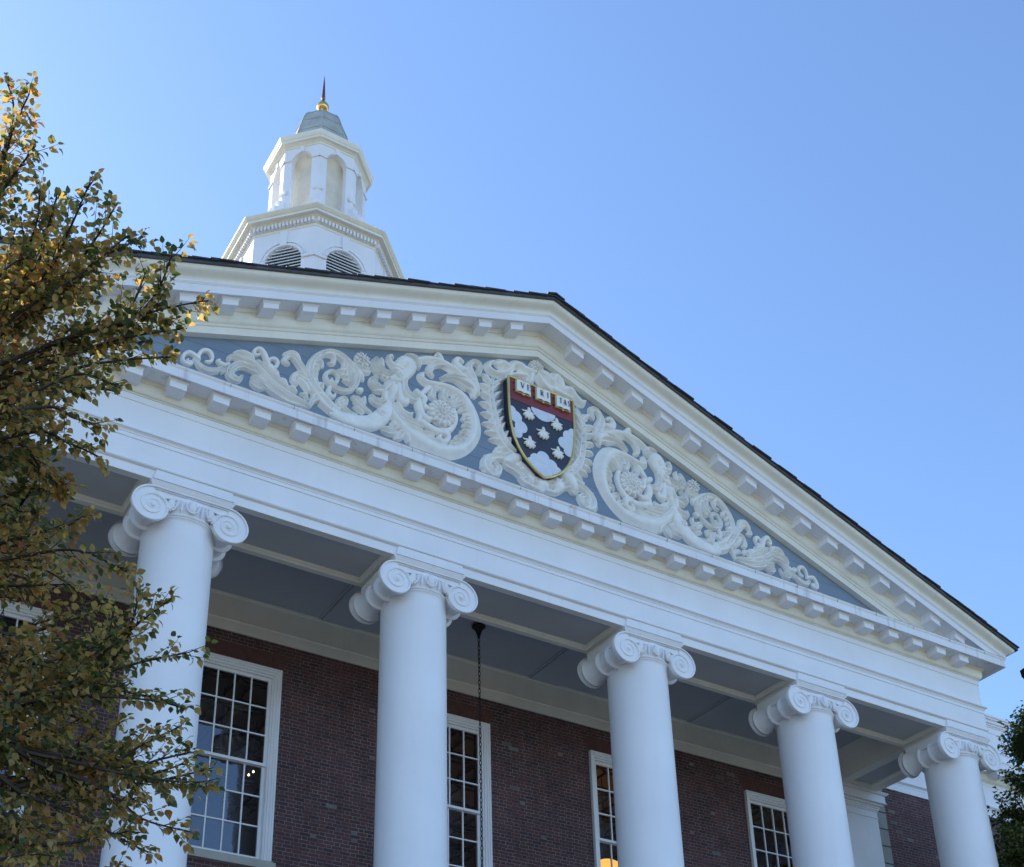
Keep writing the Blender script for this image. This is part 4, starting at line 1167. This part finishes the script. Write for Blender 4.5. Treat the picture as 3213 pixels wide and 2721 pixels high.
# open lantern
mb = MB()
oct_lathe(mb, [(1.42, 28.271), (1.42, 28.75), (1.38, 28.79), (1.34, 28.80), (1.30, 28.84), (0.2, 28.86)])
for k in range(8):
    arch_face(mb, k, 1.183, 0.490, 28.80, 31.176, 0.275, 28.95, 30.74, 0.20)
mb.poly([p for p in oct_ring(1.12, 31.15)])
lan = mb.build('lantern_stage', M['white'], cup)
mb = MB()
mb.lathe([(0.82, 28.87), (0.82, 30.55), (0.85, 30.72), (0.95, 30.86), (1.02, 30.98), (1.10, 31.04)], CX, CYC, 40)
mb.build('inner_drum', M['beige'], cup, 40)
for k in range(8):
    mb = MB()
    a = rad(22.5+45*k)
    ux, uy = math.sin(a), -math.cos(a)
    vx, vy = math.cos(a), math.sin(a)
    # scroll consoles leaning against the piers
    def cp(r, t, z): return (CX+ux*r+vx*t, CYC+uy*r+vy*t, z)
    rows = []
    for (r, z, w) in ((1.30, 29.28, 0.05), (1.36, 29.26, 0.07), (1.41, 29.20, 0.08), (1.40, 29.12, 0.08), (1.42, 29.02, 0.09), (1.50, 28.92, 0.10), (1.60, 28.84, 0.11), (1.64, 28.74, 0.11), (1.60, 28.66, 0.11), (1.44, 28.62, 0.11)):
        rows.append([cp(r, -w, z), cp(r+0.01, -w*0.4, z+0.012), cp(r+0.01, w*0.4, z+0.012), cp(r, w, z), cp(1.24, w, z-0.02), cp(1.24, -w, z-0.02)])
    mb.sweep(rows)
    # small carved plaque on each pier
    q = [cp(1.262, -0.13, 29.52), cp(1.262, 0.13, 29.52), cp(1.262, 0.13, 29.66), cp(1.262, -0.13, 29.66)]
    p = [cp(1.30, -0.10, 29.545), cp(1.30, 0.10, 29.545), cp(1.30, 0.10, 29.64), cp(1.30, -0.10, 29.64)]
    mb.poly(p)
    for i in range(4):
        mb.poly([q[i], q[(i+1) % 4], p[(i+1) % 4], p[i]])
    mb.build('console', M['white'], cup)
mb = MB()
oct_lathe(mb, [(1.20, 31.177), (1.295, 31.177), (1.295, 31.235), (1.31, 31.245), (1.34, 31.27), (1.355, 31.285), (1.43, 31.287), (1.43, 31.345), (1.44, 31.355), (1.455, 31.37), (1.475, 31.41), (1.49, 31.45), (1.492, 31.50), (1.45, 31.52), (1.05, 31.60)])
mb.build('lantern_cornice', M['cream'], cup)
mb = MB()
dp = [(1.06, 31.601), (1.03, 31.70), (0.97, 31.90), (0.91, 32.12), (0.855, 32.36), (0.80, 32.60), (0.745, 32.84), (0.69, 33.05), (0.62, 33.24), (0.53, 33.39), (0.41, 33.48), (0.24, 33.53), (0.10, 33.55)]
oct_lathe(mb, dp)
for (r, z), (r2, z2) in zip(dp[2:10:2], dp[3:11:2]):
    oct_lathe(mb, [(r+0.001, z), (r+0.012, z+0.002), (r+0.008, z+0.022), (r-0.006, z+0.024)], 0, False)
for k in range(8):
    a = rad(22.5+45*k)
    mb.tube([(CX+(r+0.002)*math.sin(a), CYC-(r+0.002)*math.cos(a), z) for r, z in dp], 0.018, 6)
mb.build('dome', M['copper'], cup, 12)
mb = MB()
mb.lathe([(0.16, 33.54), (0.13, 33.64), (0.07, 33.72), (0.06, 33.92)], CX, CYC, 20)
mb.ball((CX, CYC, 34.10), 0.172, 0.172, 0.172, 28)
mb.build('ball', M['gold'], cup, 180)
mb = MB()
mb.lathe([(0.035, 34.28), (0.06, 34.31), (0.062, 34.34), (0.035, 34.38), (0.030, 34.41), (0.056, 34.44), (0.058, 34.47), (0.05, 34.60), (0.03, 35.0), (0.004, 35.40)], CX, CYC, 16)
mb.build('spire', M['bronze'], cup, 40)

# ------------------------------------------------------------------ carved relief in the pediment
def stroke(mb, grooves, hf, flat, mirror=1):
    pts = [(flat[i]/1000, flat[i+1]/1000, flat[i+2]/1000) for i in range(0, len(flat), 3)]
    P = catmull(pts, 5) if len(pts) > 2 else catmull([pts[0], tuple((a+b)/2 for a, b in zip(*pts)), pts[1]], 4)
    def tip(a, b):
        dx, dz = a[0]-b[0], a[1]-b[1]
        L = math.hypot(dx, dz) or 1
        return [(a[0]+dx/L*a[2]*math.sin(t)*0.8, a[1]+dz/L*a[2]*math.sin(t)*0.8, a[2]*math.cos(t)) for t in (0.5, 1.0, 1.35, 1.53)]
    Q = tip(P[0], P[1])[::-1]+P+tip(P[-1], P[-2])
    J = 10 if grooves == 0 else 8*grooves+6
    rows = []
    n = len(Q)
    for i, (x, z, w) in enumerate(Q):
        a, b = Q[max(0, i-1)], Q[min(n-1, i+1)]
        dx, dz = b[0]-a[0], b[1]-a[1]
        L = math.hypot(dx, dz) or 1
        nx, nz = -dz/L, dx/L
        w = max(w, 0.002)
        H = 0.022+min(hf*w, 0.030+0.42*w*hf)
        H *= min(1.0, 0.35+w/0.03)
        row = []
        for j in range(J+1):
            t = -1+2*j/J
            s = math.sqrt(max(0.0, 1-t*t))
            h = H*(s**0.85)
            if grooves:
                h *= 0.64+0.36*math.cos(2*math.pi*grooves*(t+1)/2*1.0+math.pi)
            row.append((mirror*(x+nx*w*t), 0.112-h*1.18, z+nz*w*t))
        rows.append(row)
    mb.grid(rows)
def rosette(mb, x, z, R, petals=12, tilt=0.0):
    mb.lathe([(R*0.98, 0.11), (R*0.96, 0.075), (R*0.8, 0.055), (R*0.3, 0.04)], x, 0, 28, axis='y', cz=z)
    for ring, (n, rr, ln, wd, yy) in enumerate(((petals, 0.70, 0.30, 0.165, 0.05), (petals, 0.78, 0.14, 0.10, 0.028), (petals-3, 0.42, 0.22, 0.15, 0.03), (petals-3, 0.46, 0.10, 0.07, 0.008), (7, 0.15, 0.10, 0.09, 0.008))):
        for i in range(n):
            a = 2*math.pi*(i+0.5*(ring % 2))/n
            c, s = math.cos(a), math.sin(a)
            rows = []
            for u in range(7):
                t = math.pi*u/6
                r = R*(rr-ln*math.cos(t)); w = R*wd*max(0.02, math.sin(t))
                rows.append([(x+c*r-s*w*math.cos(b), yy-R*0.22*max(0.02, math.sin(t))*math.sin(b), z+s*r+c*w*math.cos(b)) for b in (2*math.pi*k/8 for k in range(8))])
            mb.grid(rows, 0, closed_u=True)
    mb.ball((x, 0.01, z), R*0.08, R*0.1, R*0.08, 8)
NP = 98
for mir in (1, -1):
    mb = MB()
    for g, h, flat in RELIEF_SIDE[:NP]:
        stroke(mb, g, h, flat, mir)
    rosette(mb, -1.83*mir, 15.44, 0.250, 14)
    rosette(mb, -3.22*mir, 15.91, 0.135, 8)
    for (x, z, r) in ((-2.895, 14.99, 0.062), (-2.60, 15.86, 0.05)):
        mb.tube([(mir*(x+r*(1-k/30)*math.cos(k*0.55)), 0.012 if x > -2.8 and z > 15.5 else 0.004, z+r*(1-k/30)*math.sin(k*0.55)) for k in range(22)], 0.014, 6)
    mb.build('scroll_relief', M['stone'], library, 60)
    mb = MB()
    for g, h, flat in RELIEF_SIDE[NP:]:
        stroke(mb, g, h, flat, mir)
    mb.build('palm_leaf_relief', M['stone'], library, 60)
mb = MB()
for g, h, flat in RELIEF_MIDDLE:
    if flat[1] > 15700:
        stroke(mb, g, h, flat)
rosette(mb, 0.0, 17.17, 0.148, 10)
mb.build('ribbon_relief', M['stone'], library, 60)
mb = MB()
for g, h, flat in RELIEF_MIDDLE:
    if flat[1] <= 15700:
        stroke(mb, g, h, flat)
mb.build('garland_relief', M['stone'], library, 60)

# ------------------------------------------------------------------ painted shield
def half_w(z):
    pts = [(14.82, 0.0), (14.90, 0.155), (15.0, 0.28), (15.1, 0.376), (15.25, 0.475), (15.45, 0.562), (15.7, 0.615), (15.95, 0.634), (16.2, 0.64), (16.64, 0.64)]
    if z <= pts[0][0]:
        return 0.0
    for (a, w0), (b, w1) in zip(pts, pts[1:]):
        if a <= z <= b:
            return w0+(w1-w0)*(z-a)/(b-a)
    return pts[-1][1]
zz = [14.82, 14.86, 14.90, 14.95, 15.0, 15.05, 15.1, 15.17, 15.25, 15.35, 15.45, 15.58, 15.7, 15.82, 15.95, 16.08, 16.2, 16.4, 16.635]
outline = [(half_w(z), z) for z in zz]+[(-half_w(z), z) for z in reversed(zz[1:])]
SY = -0.05
mb = MB()
mb.fan([(x, SY, z) for x, z in outline])
mb.fan([(x, 0.11, z) for x, z in outline][::-1])
mb.grid([[(x, SY, z) for x, z in outline], [(x, 0.11, z) for x, z in outline]], 0, closed_u=True)
arms = mb.build('coat_of_arms', M['navy'], library)
mb = MB()
pts = [(x, SY-0.004, z) for x, z in outline]+[(outline[0][0], SY-0.004, outline[0][1])]
k = zz.index(16.635)
seq = [(half_w(z), z) for z in zz]
for side in (1, -1):
    mb.tube([(side*x, SY-0.006, z) for x, z in seq], 0.023, 8)
mb.tube([(-0.64, SY-0.006, 16.635), (0.64, SY-0.006, 16.635)], 0.023, 8)
mb.build('gold_rim', M['gold_paint'], arms, 50)
mb = MB()
mb.box(-0.625, 0.625, SY-0.006, SY-0.001, 16.185, 16.62)
mb.build('red_chief', M['crimson'], arms)
def cloud(circles, clip_top=None):
    mb = MB()
    for i, (x, z, r) in enumerate(circles):
        ring = []
        for q in range(40):
            a = 2*math.pi*q/40
            px, pz = x+r*math.cos(a), z+r*math.sin(a)
            pz = max(pz, 14.85)
            if clip_top:
                pz = min(pz, clip_top)
            hwid = max(0.0, half_w(pz)-0.016)
            px = max(-hwid, min(hwid, px))
            ring.append((px, SY-0.0045-i*0.0012, pz))
        mb.fan(ring)
        mb.grid([ring, [(a, SY-0.0005, b) for a, _, b in ring]], 0, closed_u=True)
    return mb.build('pale_patch', M['cloud'], arms)
cloud([(0.02, 16.20, 0.225), (0.045, 16.09, 0.10), (-0.12, 16.15, 0.09), (0.17, 16.15, 0.09)], 16.18)
for s in (-1, 1):
    cloud([(s*0.62, 15.72, 0.23), (s*0.42, 15.68, 0.12), (s*0.52, 15.85, 0.12), (s*0.50, 15.53, 0.10), (s*0.60, 15.95, 0.09)])
cloud([(0, 15.0, 0.22), (-0.01, 15.22, 0.12), (-0.15, 15.13, 0.115), (0.14, 15.12, 0.115), (-0.24, 15.03, 0.10), (0.24, 15.03, 0.10), (0, 14.93, 0.15)])
mb = MB()
for j, (ang, ln, w) in enumerate(((-90, 0.115, 0.020), (-68, 0.112, 0.020), (-112, 0.112, 0.020), (-46, 0.10, 0.018), (-134, 0.10, 0.018))):
    a = rad(ang)
    mb.tube([(0, -0.010, 0.03), (0.55*ln*math.cos(a), -0.026, 0.03+0.55*ln*math.sin(a)), (ln*math.cos(a), -0.020, 0.03+ln*math.sin(a)), (1.12*ln*math.cos(a), -0.004, 0.03+1.12*ln*math.sin(a))], [0.012, w, w*1.15, 0.008], 8)
mb.tube([(0, -0.012, 0.0), (0, -0.030, 0.045), (0, -0.020, 0.085), (0, -0.006, 0.10)], [0.02, 0.026, 0.020, 0.008], 8)
for s in (-1, 1):
    mb.tube([(0, -0.012, 0.02), (s*0.04, -0.018, 0.028), (s*0.075, -0.012, 0.022), (s*0.10, -0.006, 0.04)], [0.014, 0.016, 0.013, 0.004], 7)
shell = mb.build('scallop_shell', M['stone'], arms, 60)
for i, (x, z) in enumerate(((-0.272, 16.0), (0.272, 16.0), (0, 15.71), (-0.272, 15.42), (0.272, 15.42))):
    o = shell if i == 0 else shell.copy()
    if i:
        C.objects.link(o); o.parent = arms
    o.location = (x, SY, z)
    o.scale = (1.28, 1.0, 1.22)
# the three open books and their letters
LET = {
 'V': [((-.5, 1), (0, 0), .16), ((0, 0), (.5, 1), .09), ((-.68, 1), (-.3, 1), .05), ((.32, 1), (.68, 1), .05)],
 'E': [((-.3, 0), (-.3, 1), .16), ((-.45, 1), (.42, 1), .06), ((-.45, 0), (.45, 0), .06), ((-.3, .52), (.2, .52), .06), ((.42, 1), (.42, .82), .05), ((.45, 0), (.45, .2), .05), ((.2, .42), (.2, .62), .05)],
 'R': [((-.35, 0), (-.35, 1), .16), ((-.5, 1), (.05, 1), .06), ((.05, 1), (.3, .9), .09), ((.3, .9), (.32, .66), .14), ((.32, .66), (.05, .52), .09), ((.05, .52), (-.35, .52), .06), ((.0, .52), (.42, 0), .15), ((-.5, 0), (-.2, 0), .05), ((.36, 0), (.58, 0), .05)],
 'I': [((0, 0), (0, 1), .16), ((-.2, 1), (.2, 1), .05), ((-.2, 0), (.2, 0), .05)],
 'T': [((0, 0), (0, 1), .16), ((-.5, 1), (.5, 1), .07), ((-.5, 1), (-.5, .8), .05), ((.5, 1), (.5, .8), .05), ((-.2, 0), (.2, 0), .05)],
 'A': [((-.48, 0), (0, 1), .08), ((0, 1), (.48, 0), .16), ((-.28, .36), (.28, .36), .06), ((-.64, 0), (-.3, 0), .05), ((.28, 0), (.66, 0), .05)],
 'S': [((.32, .8), (.15, .98), .08), ((.15, .98), (-.18, .96), .07), ((-.18, .96), (-.34, .78), .12), ((-.34, .78), (-.15, .58), .14), ((-.15, .58), (.2, .44), .15), ((.2, .44), (.36, .24), .14), ((.36, .24), (.18, .03), .1), ((.18, .03), (-.2, .02), .07), ((-.2, .02), (-.36, .2), .08)],
}
def letter(mb, ch, x, z, h, w, y, mi):
    for i, (a, b, t) in enumerate(LET[ch]):
        A = Vector((x+a[0]*w, 0, z+a[1]*h)); B = Vector((x+b[0]*w, 0, z+b[1]*h))
        d = (B-A).normalized(); n = Vector((-d.z, 0, d.x))*t*h/2
        yy = y-0.0003*i
        mb.poly([(p.x, yy, p.z) for p in (A-n, B-n, B+n, A+n)], mi)
for (bx, chars, w) in ((-0.375, (('V', -0.407), ('E', -0.288)), 0.060), (0.012, (('R', -0.028), ('I', 0.086)), 0.056), (0.405, (('T', 0.345), ('A', 0.428), ('S', 0.506)), 0.044)):
    mb = MB()
    x0, x1, z0, z1 = bx-0.135, bx+0.135, 16.345, 16.585
    mb.box(x0-0.018, x1+0.010, SY-0.045, SY-0.006, z0-0.010, z1-0.004, 1)
    for s in (-1, 1):
        rows = []
        for i in range(7):
            u = i/6
            yy = SY-0.052-0.018*math.sin(math.pi*min(1, u*1.0))*(1-0.3*u)
            x = bx+s*0.130*u
            rows.append([(x, yy, z0+0.012), (x, yy, z1)])
        mb.grid(rows, 0)
        xe = bx+s*0.130
        mb.poly([(xe, SY-0.046, z0+0.012), (xe, SY-0.052, z0+0.012), (xe, SY-0.052, z1), (xe, SY-0.046, z1)], 1)
    for z in (z0+0.05, z1-0.05):
        for s in (-1, 1):
            xx = bx+s*0.165
            mb.ball((xx-0.004, SY-0.018, z), 0.014, 0.012, 0.014, 8, 3)
    mb.ball((bx, SY-0.03, z0-0.014), 0.022, 0.02, 0.016, 8, 1)
    for ch, lx in chars:
        letter(mb, ch, lx, 16.43, 0.112, w, SY-0.0735, 2)
    mb.build('open_book', [M['page'], M['gold_paint'], M['ink'], M['navy']], arms)

# ------------------------------------------------------------------ hanging lanterns on chains
def hanging_lantern(x, y, label):
    base = (x, y, 13.16)
    t = thing('hanging_lantern', label, 'lantern', base, 'iron lanterns hung from the porch ceiling')
    mb = MB()
    mb.lathe([(0.115, 0.0), (0.115, -0.025), (0.085, -0.05), (0.055, -0.10), (0.035, -0.16), (0.02, -0.22), (0.012, -0.24)], 0, 0, 16)
    mb.build('canopy', M['iron'], t, 40)
    mb = MB()
    z = -0.26; i = 0
    while z > -4.6:
        L, W = 0.050, 0.018
        pts = []
        for k in range(17):
            a = 2*math.pi*k/16
            u = W*math.cos(a); v = L*math.sin(a)
            pts.append((u, 0, z+v) if i % 2 == 0 else (0, u, z+v))
        mb.tube(pts, 0.0065, 5, cap=False)
        z -= 0.080; i += 1
    mb.build('chain', M['iron'], t, 180)
    mb = MB()
    zt = z
    mb.lathe([(0.02, zt+0.06), (0.06, zt), (0.30, zt-0.22), (0.31, zt-0.26)], 0, 0, 6)
    mb.lathe([(0.28, zt-1.10), (0.28, zt-1.06), (0.05, zt-1.16)], 0, 0, 6)
    for k in range(6):
        a = 2*math.pi*k/6
        mb.tube([(0.27*math.cos(a), 0.27*math.sin(a), zt-0.25), (0.26*math.cos(a), 0.26*math.sin(a), zt-1.08)], 0.015, 6)
    mb.build('lantern_body', M['iron'], t)
hanging_lantern(0.0, 2.05, 'black chain hanging from the porch ceiling in front of the second clear window')
hanging_lantern(-7.45, 2.05, 'black chain behind the autumn leaves, left of the first column')

# ------------------------------------------------------------------ things seen inside the reading room
def pendant(x, y, zc, r, lit, label):
    t = thing('pendant_lamp', label, 'lamp', (x, y, 12.55), 'bowl pendant lamps in the reading room')
    mb = MB(); mb.tube([(0, 0, 0), (0, 0, zc-12.55+0.02)], 0.012, 6); mb.build('cord', M['iron'], t)
    mb = MB()
    mb.lathe([(0.01, r*0.62), (r*0.45, r*0.56), (r*0.8, r*0.34), (r, 0.0), (r*0.9, -r*0.16), (r*0.5, -r*0.34), (0.01, -r*0.40)], 0, 0, 24, cz=zc-12.55)
    mb.build('bowl', M['lamp_on'] if lit else M['lamp_off'], t, 50)
    if lit:
        ld = bpy.data.lights.new('lamp_glow', 'POINT'); ld.energy = 5; ld.color = (1.0, 0.75, 0.5); ld.shadow_soft_size = 0.25
        lo = bpy.data.objects.new('lamp_glow', ld); C.objects.link(lo); lo.parent = t; lo.location = (0, 0, zc-12.55-r*0.75)
pendant(4.55, 5.0, 10.62, 0.36, True, 'glowing orange bowl lamp inside the window left of the third clear column')
pendant(-3.25, 5.0, 11.2, 0.20, False, 'unlit grey bowl lamp inside the large window beside the first column')
for i, (x, y, z) in enumerate(((-2.26, 6.0, 11.60), (-2.34, 6.0, 11.52))):
    t = thing('bulb_pendant', ('upper' if i == 0 else 'lower')+' of two tiny lit bulbs seen through the large window', 'light bulb', (x, y, 12.55), 'tiny lit bulbs in the reading room')
    mb = MB(); mb.tube([(0, 0, 0), (0, 0, z-12.55)], 0.006, 5); mb.build('cord', M['iron'], t)
    mb = MB(); mb.ball((0, 0, z-12.55-0.02), 0.017, 0.017, 0.02, 10); mb.build('bulb', M['bulb'], t, 180)
def curtain(x, label):
    mb = MB()
    rows = []
    for i in range(50):
        u = i/49
        px = -0.26+0.52*u
        py = 0.035*math.sin(u*math.pi*2*6)+0.012*math.sin(u*17)
        rows.append([(px, py, 3.55), (px*0.98, py*1.2, 1.8), (px, py, 0)])
    o = mb.build('curtain', M['curtain'], None, 60)
    o.location = (x, YW+0.62, 8.7)
    o['label'] = label; o['category'] = 'curtain'; o['group'] = 'grey curtains behind the windows'
curtain(-3.838+0.66, 'grey pleated curtain inside the right edge of the large window by the first column')
curtain(0.62, 'grey pleated curtain inside the window behind the hanging chain')

# ------------------------------------------------------------------ ground
gm, nt, p = new_mat('lawn_grass')
mp = coords(nt)
nz = add(nt, 'ShaderNodeTexNoise'); nz.inputs['Scale'].default_value = 3.0; nz.inputs['Detail'].default_value = 8
nt.links.new(mp.outputs[0], nz.inputs['Vector'])
rp = add(nt, 'ShaderNodeValToRGB')
rp.color_ramp.elements[0].color = (0.17, 0.155, 0.075, 1); rp.color_ramp.elements[1].color = (0.30, 0.25, 0.15, 1)
nt.links.new(nz.outputs[0], rp.inputs[0]); nt.links.new(rp.outputs[0], p.inputs['Base Color'])
p.inputs['Roughness'].default_value = 0.95
mb = MB(); mb.poly([(-500, -500, 0), (500, -500, 0), (500, 500, 0), (-500, 500, 0)])
g = mb.build('ground', gm); g['kind'] = 'structure'
mb = MB(); mb.poly([(-12, -40, 0.004), (12, -40, 0.004), (12, -6.4, 0.004), (-12, -6.4, 0.004)])
g = mb.build('forecourt', painted('forecourt_paving', (0.31, 0.22, 0.135), 0.15, 0.85, 2.0, 0.05)); g['kind'] = 'structure'

# ------------------------------------------------------------------ trees
class Leaves:
    def __init__(self, rnd):
        self.v = []; self.f = []; self.r = rnd
    def leaf(self, p, d, nrm, L, W, curl=0.25):
        d = d.normalized()
        s = d.cross(nrm)
        if s.length < 1e-3:
            s = d.cross(Vector((1, 0, 0.3)))
        s.normalize(); u = s.cross(d)
        n = len(self.v)
        c = curl*L
        def q(a, b, h): return tuple(p+d*(a*L)+s*(b*W)+u*h)
        self.v += [q(0, 0, 0), q(0.16, 0.36, 0.10*W), q(0.45, 0.52, 0.16*W-0.1*c), q(0.75, 0.30, 0.10*W-0.4*c), q(1.0, 0, -c), q(0.75, -0.30, 0.10*W-0.4*c), q(0.45, -0.52, 0.16*W-0.1*c), q(0.16, -0.36, 0.10*W), q(0.30, 0, 0), q(0.65, 0, -0.25*c)]
        for f in ((0, 1, 8), (0, 8, 7), (1, 2, 9, 8), (8, 9, 6, 7), (2, 3, 9), (3, 4, 9), (4, 5, 9), (5, 6, 9)):
            self.f.append(tuple(n+i for i in f))

def rv(r, s=1.0):
    return Vector((r.uniform(-s, s), r.uniform(-s, s), r.uniform(-s, s)))

def leafy_twig(lv, wood, r, start, direction, length, L, gap, bare=0.0, rad0=0.006):
    pts = [Vector(start)]
    d = direction.normalized()
    n = max(3, int(length/0.06))
    for i in range(n):
        d = (d+rv(r, 0.16)+Vector((0, 0, 0.035))).normalized()
        pts.append(pts[-1]+d*(length/n))
    wood.tube(pts, [rad0*(1-0.75*i/n) for i in range(n+1)], 4, cap=False)
    t = length*bare+gap*0.5
    side = 1
    while t < length*1.02:
        i = min(n-1, int(t/length*n))
        p = pts[i].lerp(pts[i+1], min(1, t/length*n-i))
        ax = (pts[i+1]-pts[i]).normalized()
        sd = ax.cross(Vector((0, 0, 1)))
        if sd.length < 1e-3:
            sd = Vector((1, 0, 0))
        sd.normalize()
        for _ in range(1 if r.random() < 0.75 else 2):
            dd = ax*r.uniform(0.1, 0.8)+sd*side*r.uniform(0.4, 1.0)+Vector((0, 0, r.uniform(-1.1, 0.25)))+rv(r, 0.3)
            nn = Vector((0, 0, 1))+rv(r, 0.75)
            k = r.uniform(0.72, 1.12)
            lv.leaf(p+rv(r, 0.008)+dd.normalized()*0.012, dd, nn, L*k, L*k*r.uniform(0.62, 0.82), r.uniform(0.05, 0.45))
            side = -side
        t += gap*r.uniform(0.6, 1.4)
    dd = d+Vector((0, 0, -0.2))
    lv.leaf(pts[-1], dd, Vector((0, 0, 1))+rv(r, 0.6), L*0.85, L*0.55)

# the big autumn tree in front, its trunk out of the picture on the left
r = random.Random(21)
base = Vector((-10.35, -7.6, 0.0))
tree = thing('autumn_tree', 'near tree with olive, yellow and orange autumn leaves spreading over the left columns', 'tree', base)
lv = Leaves(r); wood = MB(); trunk = MB()
tp = [base+Vector(q) for q in ((0, 0, 0), (0.02, 0.02, 1.2), (-0.05, 0.02, 2.6), (0.03, -0.04, 4.2), (0.0, 0.03, 5.6), (0.05, 0.0, 7.0), (0.0, 0.05, 8.2))]
trunk.tube(tp, [0.24, 0.19, 0.165, 0.14, 0.105, 0.07, 0.02], 12)
HEAD = Vector((-10.0919, -14.6061, 1.6))
limbs = []
for flat in BRANCHES:
    pts = [Vector((flat[i]/100, flat[i+1]/100, flat[i+2]/100)) for i in range(0, len(flat), 3)]
    limbs.append((pts, 0.047))
    for g in range(2):          # the limbs behind, a little shorter and lower
        j = Vector((0, 0, r.uniform(-0.22, 0.12)))
        back = (pts[0]-HEAD).normalized()*(0.25+0.35*g+r.uniform(0, 0.2))
        top = 0.80-0.16*g
        L0 = [pts[0].lerp(p, top)+back+j*(k/len(pts)) for k, p in enumerate(pts)]
        if pts[-1].z < 6.5 or g == 0:
            limbs.append((L0, 0.060))
for pts, step in limbs:
    fork = base+Vector((0, 0, max(1.8, pts[0].z-0.75)))
    P = [Vector(p) for p in catmull([tuple(fork)]+[tuple(p) for p in pts], 6)]
    n = len(P)
    thick = 0.015 if step < 0.06 else 0.008
    trunk.tube(P, [thick*(1-i/n)**1.1+0.0028 for i in range(n)], 6)
    acc = 0.0
    for i in range(5, n-1):
        seg = P[i+1]-P[i]
        acc += seg.length
        u = i/n
        while acc > 0:
            acc -= step
            if u < 0.3 and r.random() < 0.4:
                continue
            ax = seg.normalized()
            sd = rv(r, 1.0); sd = sd-ax*sd.dot(ax)
            ln = r.uniform(0.08, 0.42)*(1.10-0.86*u)
            leafy_twig(lv, wood, r, P[i].lerp(P[i+1], r.random()), ax*0.9+sd*0.8+Vector((0, 0, 0.12)), ln, 0.047, 0.021, 0.10, 0.0032)
    leafy_twig(lv, wood, r, P[-3], (P[-1]-P[-4]), 0.07, 0.045, 0.02)
shift = lambda vs: [(v[0]-base.x, v[1]-base.y, v[2]-base.z) for v in vs]
crown = raw_mesh('crown', shift(lv.v), lv.f, M['leaf_autumn'], tree, True)
trunk.build('trunk', M['bark'], tree, 60, base)
wood.build('twigs', M['bark'], tree, None, base)
print('autumn leaves', len(lv.f)//8)

# the green tree by the right wing
r = random.Random(8)
base = Vector((11.5, 0.1, 0.0))
tree = thing('green_tree', 'dark green small leaved tree at the right edge in front of the brick wing', 'tree', base)
lv = Leaves(r); wood = MB(); trunk = MB()
tp = [base+Vector((0.06*math.sin(i), 0.05*math.cos(i*1.3), i*2.15)) for i in range(7)]
trunk.tube(tp, [0.22, 0.19, 0.16, 0.13, 0.09, 0.05, 0.015], 12)
def crown_r(z):
    u = (z-5.0)/(13.3-5.0)
    if u < 0 or u > 1:
        return 0.0
    return 2.5*(math.sin(math.pi*min(1, u*0.9+0.12))**0.75)*(1-0.42*u)
for k in range(120):
    z0 = r.uniform(5.0, 12.6)
    a = r.uniform(0, 2*math.pi)
    zt = z0+r.uniform(0.1, 0.9)
    R = crown_r(min(13.2, zt))*r.uniform(0.72, 1.12)
    if R < 0.25:
        R = 0.3
    tip = Vector((base.x+R*math.cos(a), base.y+R*math.sin(a), zt))
    st = Vector((base.x, base.y, z0))
    mid = st.lerp(tip, 0.5)+Vector((0, 0, 0.10))
    P = [Vector(p) for p in catmull([tuple(st), tuple(mid), tuple(tip)], 7)]
    trunk.tube(P, [0.03*(1-i/len(P))+0.005 for i in range(len(P))], 5)
    for i in range(4, len(P)-1):
        for _ in range(5):
            ax = (P[i+1]-P[i]).normalized()
            sd = rv(r, 1.0); sd = sd-ax*sd.dot(ax)
            leafy_twig(lv, wood, r, P[i].lerp(P[i+1], r.random()), ax*0.6+sd, r.uniform(0.25, 0.6), 0.075, 0.05, 0.1, 0.005)
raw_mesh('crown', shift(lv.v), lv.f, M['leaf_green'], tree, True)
trunk.build('trunk', M['bark'], tree, 60, base)
wood.build('twigs', M['bark'], tree, None, base)
print('green leaves', len(lv.f)//8)

# a dark sapling close to the camera, only a leaf or two of it in view
r = random.Random(4)
base = Vector((-6.75, -13.45, 0.0))
tree = thing('dark_sapling', 'close shadowed broad leaves poking in at the right edge against the sky', 'tree', base)
lv = Leaves(r); wood = MB()
wood.tube([base+Vector((0, 0, 0)), base+Vector((0.03, 0.02, 1.2)), base+Vector((-0.02, 0, 2.4)), base+Vector((0.02, 0.03, 3.4))], [0.035, 0.03, 0.02, 0.006], 8)
def limb(pts):
    wood.tube([Vector(p) for p in pts], [0.008, 0.006, 0.004, 0.002], 5)
limb([(-6.77, -13.45, 2.4), (-7.1, -13.25, 2.72), (-7.45, -13.04, 2.93), (-7.655, -12.94, 2.915)])
limb([(-6.77, -13.45, 2.9), (-7.1, -13.3, 3.15), (-7.5, -13.08, 3.12), (-7.69, -13.0, 3.045)])
lv.leaf(Vector((-7.660, -12.935, 2.905)), Vector((-0.55, 0.30, -0.62)), Vector((0.3, 0.9, 0.7)), 0.078, 0.040, 0.15)
lv.leaf(Vector((-7.700, -12.995, 3.03)), Vector((-0.45, 0.22, -0.75)), Vector((0.5, 0.8, 0.4)), 0.055, 0.035, 0.3)
for k in range(46):
    z = r.uniform(1.8, 3.3)
    p = base+Vector((r.uniform(-0.25, 0.6), r.uniform(-0.5, 0.4), z))
    lv.leaf(p, rv(r, 1)+Vector((0, 0, -0.5)), Vector((0, 0, 1))+rv(r, 0.5), 0.11, 0.07)
    wood.tube([base+Vector((0, 0, z-0.15)), p], [0.005, 0.002], 4)
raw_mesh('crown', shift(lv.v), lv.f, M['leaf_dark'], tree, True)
wood.build('trunk', M['bark'], tree, 60, base)
